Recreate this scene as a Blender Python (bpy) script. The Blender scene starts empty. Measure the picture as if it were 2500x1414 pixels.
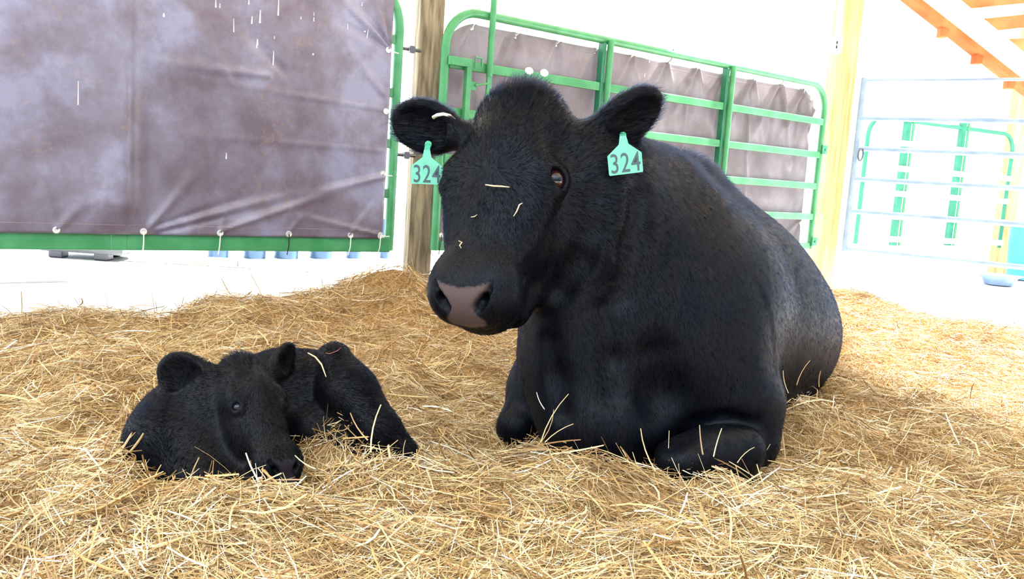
import bpy, bmesh, math
import numpy as np
from mathutils import Vector

# ------------------------------------------------------------------ camera, sky, sun, exposure
sc = bpy.context.scene
COL = sc.collection
F = 2200.0                     # focal length in pixels of the 2500 x 1414 frame
CAM_H = 0.82
PITCH = math.radians(7.46)
ROLL = math.radians(3.9)
fw = np.array([0, math.cos(PITCH), -math.sin(PITCH)])
_r0 = np.array([1.0, 0, 0]); _u0 = np.array([0, math.sin(PITCH), math.cos(PITCH)])
RT = math.cos(ROLL) * _r0 + math.sin(ROLL) * _u0
UP = -math.sin(ROLL) * _r0 + math.cos(ROLL) * _u0
CAM = np.array([0, 0, CAM_H])
cd = bpy.data.cameras.new('camera'); cam = bpy.data.objects.new('camera', cd); COL.objects.link(cam)
cd.sensor_width = 36; cd.lens = 36 * F / 2500; cd.clip_start = 0.05; cd.clip_end = 200
from mathutils import Matrix
M = Matrix(((RT[0], UP[0], -fw[0], 0), (RT[1], UP[1], -fw[1], 0), (RT[2], UP[2], -fw[2], CAM_H), (0, 0, 0, 1)))
cam.matrix_world = M
sc.camera = cam

w = bpy.data.worlds.new('world'); sc.world = w; w.use_nodes = True
bg = w.node_tree.nodes['Background']
bg.inputs[0].default_value = (0.72, 0.86, 1.0, 1)
# bright open sky ahead and overhead; low sky behind the camera dimmed to shape the light
_n = w.node_tree.nodes; _l = w.node_tree.links
_tc = _n.new('ShaderNodeTexCoord'); _sp = _n.new('ShaderNodeSeparateXYZ'); _l.new(_tc.outputs['Generated'], _sp.inputs[0])
_a = _n.new('ShaderNodeMapRange'); _a.interpolation_type = 'SMOOTHSTEP'; _l.new(_sp.outputs['Z'], _a.inputs['Value'])
_a.inputs['From Min'].default_value = .1; _a.inputs['From Max'].default_value = .65; _a.inputs['To Min'].default_value = .35; _a.inputs['To Max'].default_value = 3.2
_b = _n.new('ShaderNodeMapRange'); _b.interpolation_type = 'SMOOTHSTEP'; _l.new(_sp.outputs['Y'], _b.inputs['Value'])
_b.inputs['From Min'].default_value = -.15; _b.inputs['From Max'].default_value = .25; _b.inputs['To Min'].default_value = 0; _b.inputs['To Max'].default_value = 1
_m = _n.new('ShaderNodeMix'); _l.new(_b.outputs[0], _m.inputs['Factor']); _l.new(_a.outputs[0], _m.inputs['A']); _m.inputs['B'].default_value = 1.8
_c = _n.new('ShaderNodeMapRange'); _l.new(_sp.outputs['X'], _c.inputs['Value'])     # the open side of the barn is on the left
_c.inputs['From Min'].default_value = -.8; _c.inputs['From Max'].default_value = .8; _c.inputs['To Min'].default_value = 1.7; _c.inputs['To Max'].default_value = .55
_e = _n.new('ShaderNodeMath'); _e.operation = 'MULTIPLY'; _l.new(_m.outputs[0], _e.inputs[0]); _l.new(_c.outputs[0], _e.inputs[1])
_l.new(_e.outputs[0], bg.inputs[1])

sd = bpy.data.lights.new('sun', 'SUN'); so = bpy.data.objects.new('sun', sd); COL.objects.link(so)
sd.energy = 13.0; sd.angle = math.radians(3); sd.color = (1, 0.96, 0.9)
so.rotation_euler = Vector((-0.62, -0.35, -0.72)).to_track_quat('-Z', 'Y').to_euler()

vs = sc.view_settings
sc.display_settings.display_device = 'sRGB'
vs.view_transform = 'Standard'; vs.look = 'None'; vs.gamma = 1; vs.use_curve_mapping = False
vs.exposure = 1.22
sc.cycles.max_bounces = 6; sc.cycles.diffuse_bounces = 3; sc.cycles.glossy_bounces = 3
sc.cycles.transmission_bounces = 2; sc.cycles.transparent_max_bounces = 4
sc.cycles.use_denoising = True

# ------------------------------------------------------------------ helpers
rng = np.random.default_rng(7)

def P(px, py, d):
    """point seen at pixel px,py at distance d along the view axis"""
    return CAM + (fw + RT * ((px - 1250) / F) - UP * ((py - 707) / F)) * d

def G(px, py, z):
    v = fw + RT * ((px - 1250) / F) - UP * ((py - 707) / F)
    return CAM + v * ((z - CAM_H) / v[2])

def norm(v):
    v = np.asarray(v, float); return v / np.linalg.norm(v)

def link(o, parent=None):
    COL.objects.link(o)
    if parent is not None: o.parent = parent
    return o

def tag(o, label=None, cat=None, group=None, kind=None):
    if label: o['label'] = label
    if cat: o['category'] = cat
    if group: o['group'] = group
    if kind: o['kind'] = kind
    return o

def empty(name, loc=(0, 0, 0)):
    o = bpy.data.objects.new(name, None); COL.objects.link(o); o.location = tuple(float(x) for x in loc); return o

def mesh_np(name, V, faces, mat, parent=None, smooth=True, mats=None, midx=None):
    """V Nx3 array, faces a MxK int array or a list of tuples; world coordinates (parent offset removed)"""
    V = np.asarray(V, np.float64)
    if parent is not None: V = V - np.array(parent_loc(parent))
    me = bpy.data.meshes.new(name)
    if isinstance(faces, np.ndarray):
        K = faces.shape[1]; m = len(faces)
        me.vertices.add(len(V)); me.vertices.foreach_set('co', V.astype(np.float32).ravel())
        me.loops.add(m * K); me.loops.foreach_set('vertex_index', faces.astype(np.int32).ravel())
        me.polygons.add(m); me.polygons.foreach_set('loop_start', np.arange(0, m * K, K, dtype=np.int32))
        me.update(calc_edges=True)
    else:
        me.from_pydata([tuple(v) for v in V], [], faces)
    me.validate()
    if mats:
        for q in mats: me.materials.append(q)
    elif mat: me.materials.append(mat)
    if midx is not None: me.polygons.foreach_set('material_index', np.asarray(midx, np.int32))
    me.polygons.foreach_set('use_smooth', np.full(len(me.polygons), smooth))
    me.update()
    o = bpy.data.objects.new(name, me)
    link(o, parent)
    return o

def parent_loc(p):
    v = np.array(p.location)
    while p.parent: p = p.parent; v = v + np.array(p.location)
    return v

class MB:
    """collects shapes for one mesh object"""
    def __init__(s): s.v = []; s.f = []; s.n = 0
    def add(s, V, Fc):
        s.v.append(np.asarray(V, float)); s.f += [tuple(int(i) + s.n for i in f) for f in Fc]; s.n += len(V); return s
    def box(s, c, ax, h):
        """c centre, ax 3 unit axes, h half sizes"""
        c = np.asarray(c, float); ax = [np.asarray(a, float) * k for a, k in zip(ax, h)]
        b = 0.12 * min(h)
        V = []
        for x, y, z in [(-1, -1, -1), (1, -1, -1), (1, 1, -1), (-1, 1, -1), (-1, -1, 1), (1, -1, 1), (1, 1, 1), (-1, 1, 1)]:
            V.append(c + ax[0] * x + ax[1] * y + ax[2] * z)
        return s.add(V, [(0, 3, 2, 1), (4, 5, 6, 7), (0, 1, 5, 4), (1, 2, 6, 5), (2, 3, 7, 6), (3, 0, 4, 7)])
    def tube(s, pts, r, n=10, cap=True):
        pts = [np.asarray(p, float) for p in pts]
        rr = r if hasattr(r, '__len__') else [r] * len(pts)
        V = []; Fc = []
        t0 = norm(pts[1] - pts[0]); a = np.array([0, 0, 1.]) if abs(t0[2]) < .9 else np.array([1., 0, 0])
        u = norm(np.cross(t0, a))
        for i, p in enumerate(pts):
            if i == 0: t = norm(pts[1] - pts[0])
            elif i == len(pts) - 1: t = norm(pts[-1] - pts[-2])
            else: t = norm(norm(pts[i + 1] - p) + norm(p - pts[i - 1]))
            u = norm(u - t * (u @ t)); q = np.cross(t, u)
            for k in range(n):
                a = 2 * math.pi * k / n
                V.append(p + (u * math.cos(a) + q * math.sin(a)) * rr[i])
        for i in range(len(pts) - 1):
            for k in range(n):
                k2 = (k + 1) % n
                Fc.append((i * n + k, i * n + k2, (i + 1) * n + k2, (i + 1) * n + k))
        if cap:
            Fc.append(tuple(range(n - 1, -1, -1))); Fc.append(tuple(range((len(pts) - 1) * n, len(pts) * n)))
        return s.add(V, Fc)
    def disc(s, c, nrm, r, t, n=16, rx=1.0, ux=None):
        c = np.asarray(c, float); nrm = norm(nrm)
        u = norm(np.cross(nrm, [0, 0, 1.])) if ux is None else norm(ux)
        q = np.cross(nrm, u); V = []
        for z, k in ((-1, 1), (1, 1)):
            for i in range(n):
                a = 2 * math.pi * i / n
                V.append(c + nrm * t * z + (u * math.cos(a) * rx + q * math.sin(a)) * r * k)
        Fc = [tuple(range(n - 1, -1, -1)), tuple(range(n, 2 * n))] + [(i, (i + 1) % n, n + (i + 1) % n, n + i) for i in range(n)]
        return s.add(V, Fc)
    def build(s, name, mat, parent=None, smooth=False, bevel=0.0):
        o = mesh_np(name, np.concatenate(s.v), s.f, mat, parent, smooth=smooth)
        if bevel:
            m = o.modifiers.new('bevel', 'BEVEL'); m.width = bevel; m.segments = 2; m.limit_method = 'ANGLE'
        if smooth:
            o.data.set_sharp_from_angle(angle=math.radians(40))
        return o

def mat(name, col, rough=0.6, col2=None, scale=8.0, metal=0.0, bump=0.0, bscale=30.0, spec=0.5, stretch=None, detail=5, coat=0.0, ramp=(0.35, 0.65), transl=0.0):
    m = bpy.data.materials.new(name); m.use_nodes = True; nt = m.node_tree; N = nt.nodes; L = nt.links
    b = N['Principled BSDF']; b.inputs['Roughness'].default_value = rough; b.inputs['Metallic'].default_value = metal
    b.inputs['Specular IOR Level'].default_value = spec; b.inputs['Coat Weight'].default_value = coat
    b.inputs['Base Color'].default_value = (*col, 1)
    tc = N.new('ShaderNodeTexCoord'); mp = N.new('ShaderNodeMapping'); L.new(tc.outputs['Object'], mp.inputs['Vector'])
    if stretch: mp.inputs['Scale'].default_value = stretch
    if col2 is not None:
        n = N.new('ShaderNodeTexNoise'); n.inputs['Scale'].default_value = scale; n.inputs['Detail'].default_value = detail
        L.new(mp.outputs[0], n.inputs['Vector'])
        r = N.new('ShaderNodeValToRGB'); r.color_ramp.elements[0].position = ramp[0]; r.color_ramp.elements[1].position = ramp[1]
        r.color_ramp.elements[0].color = (*col, 1); r.color_ramp.elements[1].color = (*col2, 1)
        L.new(n.outputs['Fac'], r.inputs['Fac']); L.new(r.outputs['Color'], b.inputs['Base Color'])
    if bump:
        n2 = N.new('ShaderNodeTexNoise'); n2.inputs['Scale'].default_value = bscale; n2.inputs['Detail'].default_value = 4
        L.new(mp.outputs[0], n2.inputs['Vector'])
        bp = N.new('ShaderNodeBump'); bp.inputs['Strength'].default_value = bump; bp.inputs['Distance'].default_value = 0.01
        L.new(n2.outputs['Fac'], bp.inputs['Height']); L.new(bp.outputs[0], b.inputs['Normal'])
    return m

def lin(r, g, b):
    f = lambda c: ((c / 255 + .055) / 1.055) ** 2.4 if c > 10 else c / 255 / 12.92
    return (f(r), f(g), f(b))

# value noise (smooth, 2-D) for heights and flows
_nt = rng.random((256, 256))
def vnoise(x, y, seed=0):
    x = np.asarray(x) + seed * 17.3; y = np.asarray(y) + seed * 9.7
    xi = np.floor(x).astype(int); yi = np.floor(y).astype(int); fx = x - xi; fy = y - yi
    fx = fx * fx * (3 - 2 * fx); fy = fy * fy * (3 - 2 * fy)
    g = lambda a, b: _nt[a % 256, b % 256]
    return (g(xi, yi) * (1 - fx) + g(xi + 1, yi) * fx) * (1 - fy) + (g(xi, yi + 1) * (1 - fx) + g(xi + 1, yi + 1) * fx) * fy

# ------------------------------------------------------------------ materials
GREEN = mat('green_enamel', lin(58, 134, 84), 0.36, lin(78, 152, 104), 9, bump=0.05, bscale=60, spec=0.5)
GREEN_D = mat('green_enamel_dark', lin(34, 108, 80), 0.4, lin(44, 124, 92), 12)
WOOD_OLD = mat('weathered_post_wood', lin(100, 88, 74), 0.85, lin(160, 144, 120), 7, bump=0.35, bscale=30, stretch=(6, 6, .7), spec=0.2)
WOOD_Y = mat('yellow_pine', lin(174, 138, 90), 0.75, lin(206, 172, 122), 5, bump=0.15, bscale=30, stretch=(7, 7, .5), spec=0.2)
WOOD_PALE = mat('pale_boards', lin(232, 214, 178), 0.8, lin(246, 236, 214), 4, stretch=(1, 7, 7), spec=0.1)
WOOD_OR = mat('orange_joist_wood', lin(168, 88, 48), 0.8, lin(194, 116, 72), 4, spec=0.1)
WHITE = mat('white_plastic_and_glare', (0.85, 0.85, 0.85), 0.4)  # plastic parts; also stands for glare on the far gate rails
GALV = mat('galvanised_steel', lin(116, 134, 158), 0.45, lin(136, 154, 176), 8, metal=0.2)
BLACKP = mat('black_plastic', (0.012, 0.012, 0.015), 0.5)
STEEL = mat('dark_steel', lin(90, 90, 96), 0.4, metal=0.8)
CONC = mat('blown_out_concrete', (0.80, 0.80, 0.79), 0.85, (0.86, 0.86, 0.85), 3)  # near-white base colour helps the bright concrete floor blow out
KERB = mat('grey_concrete', lin(178, 180, 186), 0.9, lin(206, 206, 208), 3)

#@HAYHEIGHT
# ------------------------------------------------------------------ hay bed height
def soft_poly(X, Y, poly, soft):
    """smooth mask: 1 inside the polygon, 0 outside, ramp of width soft"""
    X = np.asarray(X); Y = np.asarray(Y); best = np.full(X.shape, 1e9); inside = np.zeros(X.shape, bool)
    n = len(poly)
    for i in range(n):
        x1, y1 = poly[i]; x2, y2 = poly[(i + 1) % n]
        dx, dy = x2 - x1, y2 - y1
        t = np.clip(((X - x1) * dx + (Y - y1) * dy) / (dx * dx + dy * dy), 0, 1)
        best = np.minimum(best, np.hypot(X - x1 - t * dx, Y - y1 - t * dy))
        c = (y1 > Y) != (y2 > Y)
        xx = x1 + (Y - y1) * dx / (dy if abs(dy) > 1e-9 else 1e-9)
        inside ^= c & (X < xx)
    s = np.where(inside, best, -best)
    t = np.clip((s + soft * .5) / soft, 0, 1)
    return t * t * (3 - 2 * t)

def g2(px, py, z): q = G(px, py, z); return (q[0], q[1])
HAY_POLY = [(-4.5, .2), (-4.5, 2.2), g2(-200, 800, .08), g2(0, 765, .1), g2(120, 755, .1), g2(300, 775, .1), g2(380, 780, .1), g2(460, 748, .1), g2(600, 745, .1),
            g2(700, 715, .1), (-1.05, 5.2), (-.75, 5.5), (-.1, 5.5), (1.0, 5.9), (2.2, 7.0), g2(2080, 700, .08), g2(2180, 735, .08),
            g2(2320, 780, .08), g2(2500, 800, .08), g2(2800, 830, .08), (5, .2)]
def mound(X, Y, px, py, z, sx, h, sy=None):
    c = G(px, py, z); sy = sy or sx
    return h * np.exp(-((X - c[0]) / sx) ** 2 - ((Y - c[1]) / sy) ** 2)
def hay_h(X, Y):
    X = np.asarray(X, float); Y = np.asarray(Y, float)
    m = soft_poly(X, Y, HAY_POLY, .35)
    h = .095 + .05 * (vnoise(X * 2.6, Y * 2.6) - .5) + .045 * (vnoise(X * 6, Y * 6, 3) - .5) + .034 * (vnoise(X * 13, Y * 13, 5) - .5)
    for a in MOUNDS: h = h + mound(X, Y, *a)
    return h * m - .03 * (1 - m)
MOUNDS = [
    (925, 700, .2, .28, .13, .35), (1030, 720, .18, .22, .08, .3),      # heap by the post
    (700, 760, .1, .35, .05), (90, 770, .1, .45, .05), (180, 900, .1, .3, .07), (520, 800, .1, .3, .05),
    (868, 1120, .12, .10, .085, .08), (935, 1130, .1, .09, .06, .08), (770, 1150, .1, .08, .045, .07),       # wisps in front of calf's flank
    (960, 960, .1, .13, .07, .2), (620, 850, .1, .35, .05, .2),
    (230, 1020, .1, .1, .05), (240, 1180, .1, .12, .05, .1), (400, 1290, .1, .2, .045, .1), (700, 1290, .1, .15, .02, .1),
    (600, 1080, .05, .2, -.05, .16), (520, 1215, .06, .14, -.06, .10), (300, 1180, .12, .08, .05, .08),
    (1420, 1190, .1, .12, .03, .06), (1560, 1215, .1, .12, .032, .06), (1700, 1210, .1, .12, .042, .06), (1860, 1170, .1, .09, .03, .07), (1560, 1080, .08, .3, -.03, .14),                                  # the nest the calf lies in
    (1310, 1100, .12, .09, .06, .09), (1180, 1180, .1, .25, .03, .12), 
    (1960, 1050, .12, .16, .07, .22), (2010, 980, .12, .14, .07, .2), (2250, 1050, .1, .35, .05, .3),
    (2410, 800, .12, .25, .08, .2), (2100, 790, .1, .3, .03, .3), (2250, 860, .1, .3, .03, .3),
]

# ------------------------------------------------------------------ setting: floor, posts
rb = MB()
for k in range(18): rb.box((-.95, .7 + k * .34 + .17, 3.12), np.eye(3), (5.1, .165, .02))
tag(rb.build('ceiling', WOOD_PALE), kind='structure')
fb = MB(); fb.box((1, 8, -.05), np.eye(3), (16, 16, .05)); tag(fb.build('floor', CONC), kind='structure')

# ------------------------------------------------------------------ implicit-surface modelling for the animals
def rc(a, b, r1, r2, k=.05, op=1): return ('rc', np.asarray(a, float), np.asarray(b, float), float(r1), float(r2), k, op)
def el(c, ax, r, k=.04, op=1): return ('el', np.asarray(c, float), np.asarray(ax, float), np.asarray(r, float), 0, k, op)
def bounds(p):
    if p[0] == 'rc':
        R_ = max(p[3], p[4]); return np.minimum(p[1], p[2]) - R_, np.maximum(p[1], p[2]) + R_
    e = np.sqrt(((p[2] * p[3][:, None]) ** 2).sum(0)); return p[1] - e, p[1] + e
def dist(p, Q):
    if p[0] == 'rc':
        a, b, r1, r2 = p[1], p[2], p[3], p[4]
        ba = b - a; l2 = ba @ ba; t = np.clip(((Q - a) @ ba) / l2, 0, 1)
        return np.linalg.norm(Q - a - t[..., None] * ba, axis=-1) - (r1 + (r2 - r1) * t)
    L_ = (Q - p[1]) @ p[2].T
    k0 = np.linalg.norm(L_ / p[3], axis=-1); k1 = np.linalg.norm(L_ / p[3] ** 2, axis=-1)
    return np.where(k0 < 1e-4, -p[3].min(), k0 * (k0 - 1) / np.maximum(k1, 1e-6))
def comb(D, d, k, op):
    if op > 0:
        h = np.maximum(k - np.abs(D - d), 0) / k; return np.minimum(D, d) - h * h * k * .25
    d = -d; h = np.maximum(k - np.abs(D - d), 0) / k; return np.maximum(D, d) + h * h * k * .25
def sdf(prims, Q):
    D = np.full(len(Q), .3)
    for p in prims:
        lo, hi = bounds(p); mg = .2
        m = np.all((Q > lo - mg) & (Q < hi + mg), axis=1)
        if m.any(): D[m] = comb(D[m], dist(p, Q[m]), p[5], p[6])
    return D
def surface(prims, h):
    B = [bounds(p) for p in prims if p[6] > 0]
    lo = np.min([b[0] for b in B], 0) - 3 * h; hi = np.max([b[1] for b in B], 0) + 3 * h
    n = np.ceil((hi - lo) / h).astype(int) + 1
    D = np.full(n, .3, np.float32)
    ax = [lo[i] + h * np.arange(n[i]) for i in range(3)]
    for p in prims:
        l, u = bounds(p); mg = .2
        s = [slice(max(0, int((l[i] - mg - lo[i]) / h)), min(n[i], int((u[i] + mg - lo[i]) / h) + 2)) for i in range(3)]
        Q = np.stack(np.meshgrid(ax[0][s[0]], ax[1][s[1]], ax[2][s[2]], indexing='ij'), -1)
        D[s[0], s[1], s[2]] = comb(D[s[0], s[1], s[2]], dist(p, Q), p[5], p[6])
    S = D < 0
    c = [S[i:n[0] - 1 + i, j:n[1] - 1 + j, k:n[2] - 1 + k] for i in (0, 1) for j in (0, 1) for k in (0, 1)]
    sm = sum(x.astype(np.int8) for x in c); act = (sm > 0) & (sm < 8)
    I = np.argwhere(act); idx = np.full(act.shape, -1, np.int64); idx[act] = np.arange(len(I))
    acc = np.zeros((len(I), 3)); cnt = np.zeros(len(I))
    cor = np.array([(i, j, k) for i in (0, 1) for j in (0, 1) for k in (0, 1)])
    for a in range(8):
        for b in range(a + 1, 8):
            if np.abs(cor[a] - cor[b]).sum() != 1: continue
            ia = I + cor[a]; ib = I + cor[b]
            da = D[ia[:, 0], ia[:, 1], ia[:, 2]]; db = D[ib[:, 0], ib[:, 1], ib[:, 2]]
            m = (da < 0) != (db < 0); t = np.where(m, da / np.where(m, da - db, 1), 0)
            acc += np.where(m[:, None], cor[a] + t[:, None] * (cor[b] - cor[a]), 0); cnt += m
    V = lo + h * (I + acc / cnt[:, None])
    Fs = []
    for axx in range(3):
        o1, o2 = (axx + 1) % 3, (axx + 2) % 3
        a = [slice(None)] * 3; b = [slice(None)] * 3; a[axx] = slice(0, -1); b[axx] = slice(1, None)
        e = S[tuple(a)] != S[tuple(b)]; E_ = np.argwhere(e)
        ok = (E_[:, o1] > 0) & (E_[:, o2] > 0) & (E_[:, o1] < n[o1] - 1) & (E_[:, o2] < n[o2] - 1); E_ = E_[ok]
        sg = S[tuple(E_.T)]
        q = []
        for da, db in ((-1, -1), (0, -1), (0, 0), (-1, 0)):
            t = E_.copy(); t[:, o1] += da; t[:, o2] += db; q.append(idx[tuple(t.T)])
        q = np.stack(q, 1); q = np.where(sg[:, None], q, q[:, ::-1]); Fs.append(q)
    return V, np.concatenate(Fs)
def relax_to(prims, V, it=3):
    e = 2e-3
    for _ in range(it):
        d = sdf(prims, V); g = np.stack([sdf(prims, V + np.eye(3)[i] * e) - d for i in range(3)], 1) / e
        V = V - g * (np.clip(d, -.006, .006) / np.maximum((g * g).sum(1), .2))[:, None]
    return V
def refine(V, Fc, sel_fn):
    bm = bmesh.new()
    vs_ = [bm.verts.new(v) for v in V]
    for f in Fc:
        try: bm.faces.new([vs_[i] for i in f])
        except ValueError: pass
    sel = sel_fn(V); bm.verts.index_update()
    ed = [e for e in bm.edges if sel[e.verts[0].index] and sel[e.verts[1].index]]
    bmesh.ops.subdivide_edges(bm, edges=ed, cuts=1, use_grid_fill=True)
    bmesh.ops.triangulate(bm, faces=[f for f in bm.faces if len(f.verts) > 4])
    bm.verts.index_update()
    V2 = np.array([v.co[:] for v in bm.verts]); F2 = [tuple(v.index for v in f.verts) for f in bm.faces]
    bm.free(); return V2, F2

def tri_info(V, Fc):
    T = []
    for f in Fc:
        T.append((f[0], f[1], f[2]))
        if len(f) == 4: T.append((f[0], f[2], f[3]))
    T = np.array(T); a, b, c = V[T[:, 0]], V[T[:, 1]], V[T[:, 2]]
    nr = np.cross(b - a, c - a); ar = np.linalg.norm(nr, axis=1); return T, nr / np.maximum(ar, 1e-12)[:, None], ar / 2
def fur(name, V, Fc, count, fn, material, parent, seed=1, npt=5, keep=None):
    """hair strands rooted on the surface; fn(P, N) -> length, lift, direction field, radius"""
    r = np.random.default_rng(seed)
    T, N, A = tri_info(V, Fc)
    cen = V[T].mean(1)
    if keep is not None: A = A * keep(cen, N)
    i = r.choice(len(T), count, p=A / A.sum())
    u = r.random(count); v = r.random(count); m = u + v > 1; u[m] = 1 - u[m]; v[m] = 1 - v[m]
    R0 = V[T[i, 0]] + u[:, None] * (V[T[i, 1]] - V[T[i, 0]]) + v[:, None] * (V[T[i, 2]] - V[T[i, 0]])
    n = N[i]; ln, lift, dr, rad = fn(R0, n)
    dr = dr + r.normal(0, .16, dr.shape) * np.linalg.norm(dr, axis=1)[:, None]
    t = dr - n * (dr * n).sum(1)[:, None]; t /= np.maximum(np.linalg.norm(t, axis=1), 1e-9)[:, None]
    ln = ln * (.6 + .7 * r.random(count))
    lift = np.clip(lift + r.normal(0, .08, count), .04, 1)
    ok = ln > .0015
    R0, n, t, ln, lift, rad = R0[ok], n[ok], t[ok], ln[ok], lift[ok], rad[ok]
    cnt = len(R0); pts = np.zeros((cnt, npt, 3)); s = np.linspace(0, 1, npt)
    d0 = t * (1 - lift)[:, None] + n * lift[:, None]; d0 /= np.linalg.norm(d0, axis=1)[:, None]
    for k in range(npt):
        pts[:, k] = R0 - n * .0008 + ln[:, None] * (d0 * s[k] + (t * .25 - n * lift[:, None] * .18) * s[k] ** 2)
    pts = pts - np.array(parent_loc(parent))
    hc = bpy.data.hair_curves.new(name); hc.add_curves([npt] * cnt)
    hc.position_data.foreach_set('vector', pts.astype(np.float32).ravel())
    ra = hc.attributes.new('radius', 'FLOAT', 'POINT')
    ra.data.foreach_set('value', (rad[:, None] * (1 - .85 * s ** 1.5)[None]).astype(np.float32).ravel())
    hc.materials.append(material)
    o = bpy.data.objects.new(name, hc); link(o, parent); return o

def coat_material(name, base, tint, rough=.42, hair=False, pad=None, streak=None):
    m = bpy.data.materials.new(name); m.use_nodes = True; nt = m.node_tree; N = nt.nodes; L = nt.links
    b = N['Principled BSDF']; b.inputs['Roughness'].default_value = rough; b.inputs['Specular IOR Level'].default_value = .09
    tc = N.new('ShaderNodeTexCoord'); mp = N.new('ShaderNodeMapping'); L.new(tc.outputs['Object'], mp.inputs['Vector'])
    mp.inputs['Scale'].default_value = streak or (9, 9, 1.2)
    n = N.new('ShaderNodeTexNoise'); n.inputs['Scale'].default_value = 3.5; n.inputs['Detail'].default_value = 6; L.new(mp.outputs[0], n.inputs['Vector'])
    r = N.new('ShaderNodeValToRGB'); r.color_ramp.elements[0].position = .38; r.color_ramp.elements[1].position = .66
    r.color_ramp.elements[0].color = (*base, 1); r.color_ramp.elements[1].color = (*tint, 1)
    L.new(n.outputs['Fac'], r.inputs['Fac']); out = r.outputs['Color']
    if pad:
        at = N.new('ShaderNodeAttribute'); at.attribute_name = 'pad'
        mx = N.new('ShaderNodeMix'); mx.data_type = 'RGBA'; L.new(at.outputs['Fac'], mx.inputs['Factor']); L.new(out, mx.inputs['A'])
        mx.inputs['B'].default_value = (*pad, 1); out = mx.outputs['Result']
        mr = N.new('ShaderNodeMapRange'); mr.inputs['To Min'].default_value = rough; mr.inputs['To Max'].default_value = .34
        L.new(at.outputs['Fac'], mr.inputs['Value']); L.new(mr.outputs[0], b.inputs['Roughness'])
    L.new(out, b.inputs['Base Color'])
    if not hair:
        n2 = N.new('ShaderNodeTexNoise'); n2.inputs['Scale'].default_value = 260; n2.inputs['Detail'].default_value = 2; L.new(tc.outputs['Object'], n2.inputs['Vector'])
        bp = N.new('ShaderNodeBump'); bp.inputs['Strength'].default_value = .35; bp.inputs['Distance'].default_value = .002
        L.new(n2.outputs['Fac'], bp.inputs['Height']); L.new(bp.outputs[0], b.inputs['Normal'])
    return m

def hair_material(name, col, brown, rough, rad):
    m = bpy.data.materials.new(name); m.use_nodes = True; nt = m.node_tree; N = nt.nodes; L = nt.links
    N.remove(N['Principled BSDF']); h = N.new('ShaderNodeBsdfHairPrincipled'); h.parametrization = 'COLOR'
    h.inputs['Color'].default_value = (*col, 1); h.inputs['Roughness'].default_value = rough; h.inputs['Radial Roughness'].default_value = rad
    h.inputs['Random Roughness'].default_value = .3; h.inputs['IOR'].default_value = 1.09
    tc = N.new('ShaderNodeTexCoord'); mp = N.new('ShaderNodeMapping'); L.new(tc.outputs['Object'], mp.inputs['Vector']); mp.inputs['Scale'].default_value = (14, 14, 1.6)
    n = N.new('ShaderNodeTexNoise'); n.inputs['Scale'].default_value = 1.6; n.inputs['Detail'].default_value = 5; L.new(mp.outputs[0], n.inputs['Vector'])
    r = N.new('ShaderNodeValToRGB'); r.color_ramp.elements[0].position = .42; r.color_ramp.elements[1].position = .72
    r.color_ramp.elements[0].color = (*col, 1); r.color_ramp.elements[1].color = (*brown, 1)
    L.new(n.outputs['Fac'], r.inputs['Fac']); L.new(r.outputs['Color'], h.inputs['Color'])
    mr = N.new('ShaderNodeMapRange'); mr.inputs['From Min'].default_value = .35; mr.inputs['From Max'].default_value = .65; mr.inputs['To Min'].default_value = rough * .7; mr.inputs['To Max'].default_value = rough * 1.9; L.new(n.outputs['Fac'], mr.inputs['Value']); L.new(mr.outputs[0], h.inputs['Roughness'])
    L.new(h.outputs[0], N['Material Output'].inputs['Surface']); return m

class Head:
    """cattle head in its own frame: x to the animal's left, v from poll to muzzle, w out of the face"""
    def __init__(s, poll, muz, yaw, L0=.58):
        s.o = np.asarray(poll); s.v = norm(np.asarray(muz) - s.o); s.k = np.linalg.norm(np.asarray(muz) - s.o) / L0
        u0 = RT * math.cos(yaw) - fw * math.sin(yaw); s.u = norm(u0 - s.v * (u0 @ s.v)); s.w = np.cross(s.v, s.u)
        s.ax = np.array([s.u, s.v, s.w])
    def p(s, u, v, w): return s.o + s.k * (u * s.u + v * s.v + w * s.w)
    def loc(s, Q): return ((Q - s.o) @ s.ax.T) / s.k
    def el(s, c, r, k=.03, op=1, rot=None):
        A = s.ax
        if rot is not None: A = rot @ s.ax
        return el(s.p(*c), A, np.array(r) * s.k, k * s.k, op)
    def rc(s, a, b, r1, r2, k=.03, op=1): return rc(s.p(*a), s.p(*b), r1 * s.k, r2 * s.k, k * s.k, op)
def rot2(axis, ang):
    c, s_ = math.cos(ang), math.sin(ang)
    if axis == 'w': return np.array([[c, s_, 0], [-s_, c, 0], [0, 0, 1]])
    if axis == 'u': return np.array([[1, 0, 0], [0, c, s_], [0, -s_, c]])
    return np.array([[c, 0, s_], [0, 1, 0], [-s_, 0, c]])

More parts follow.
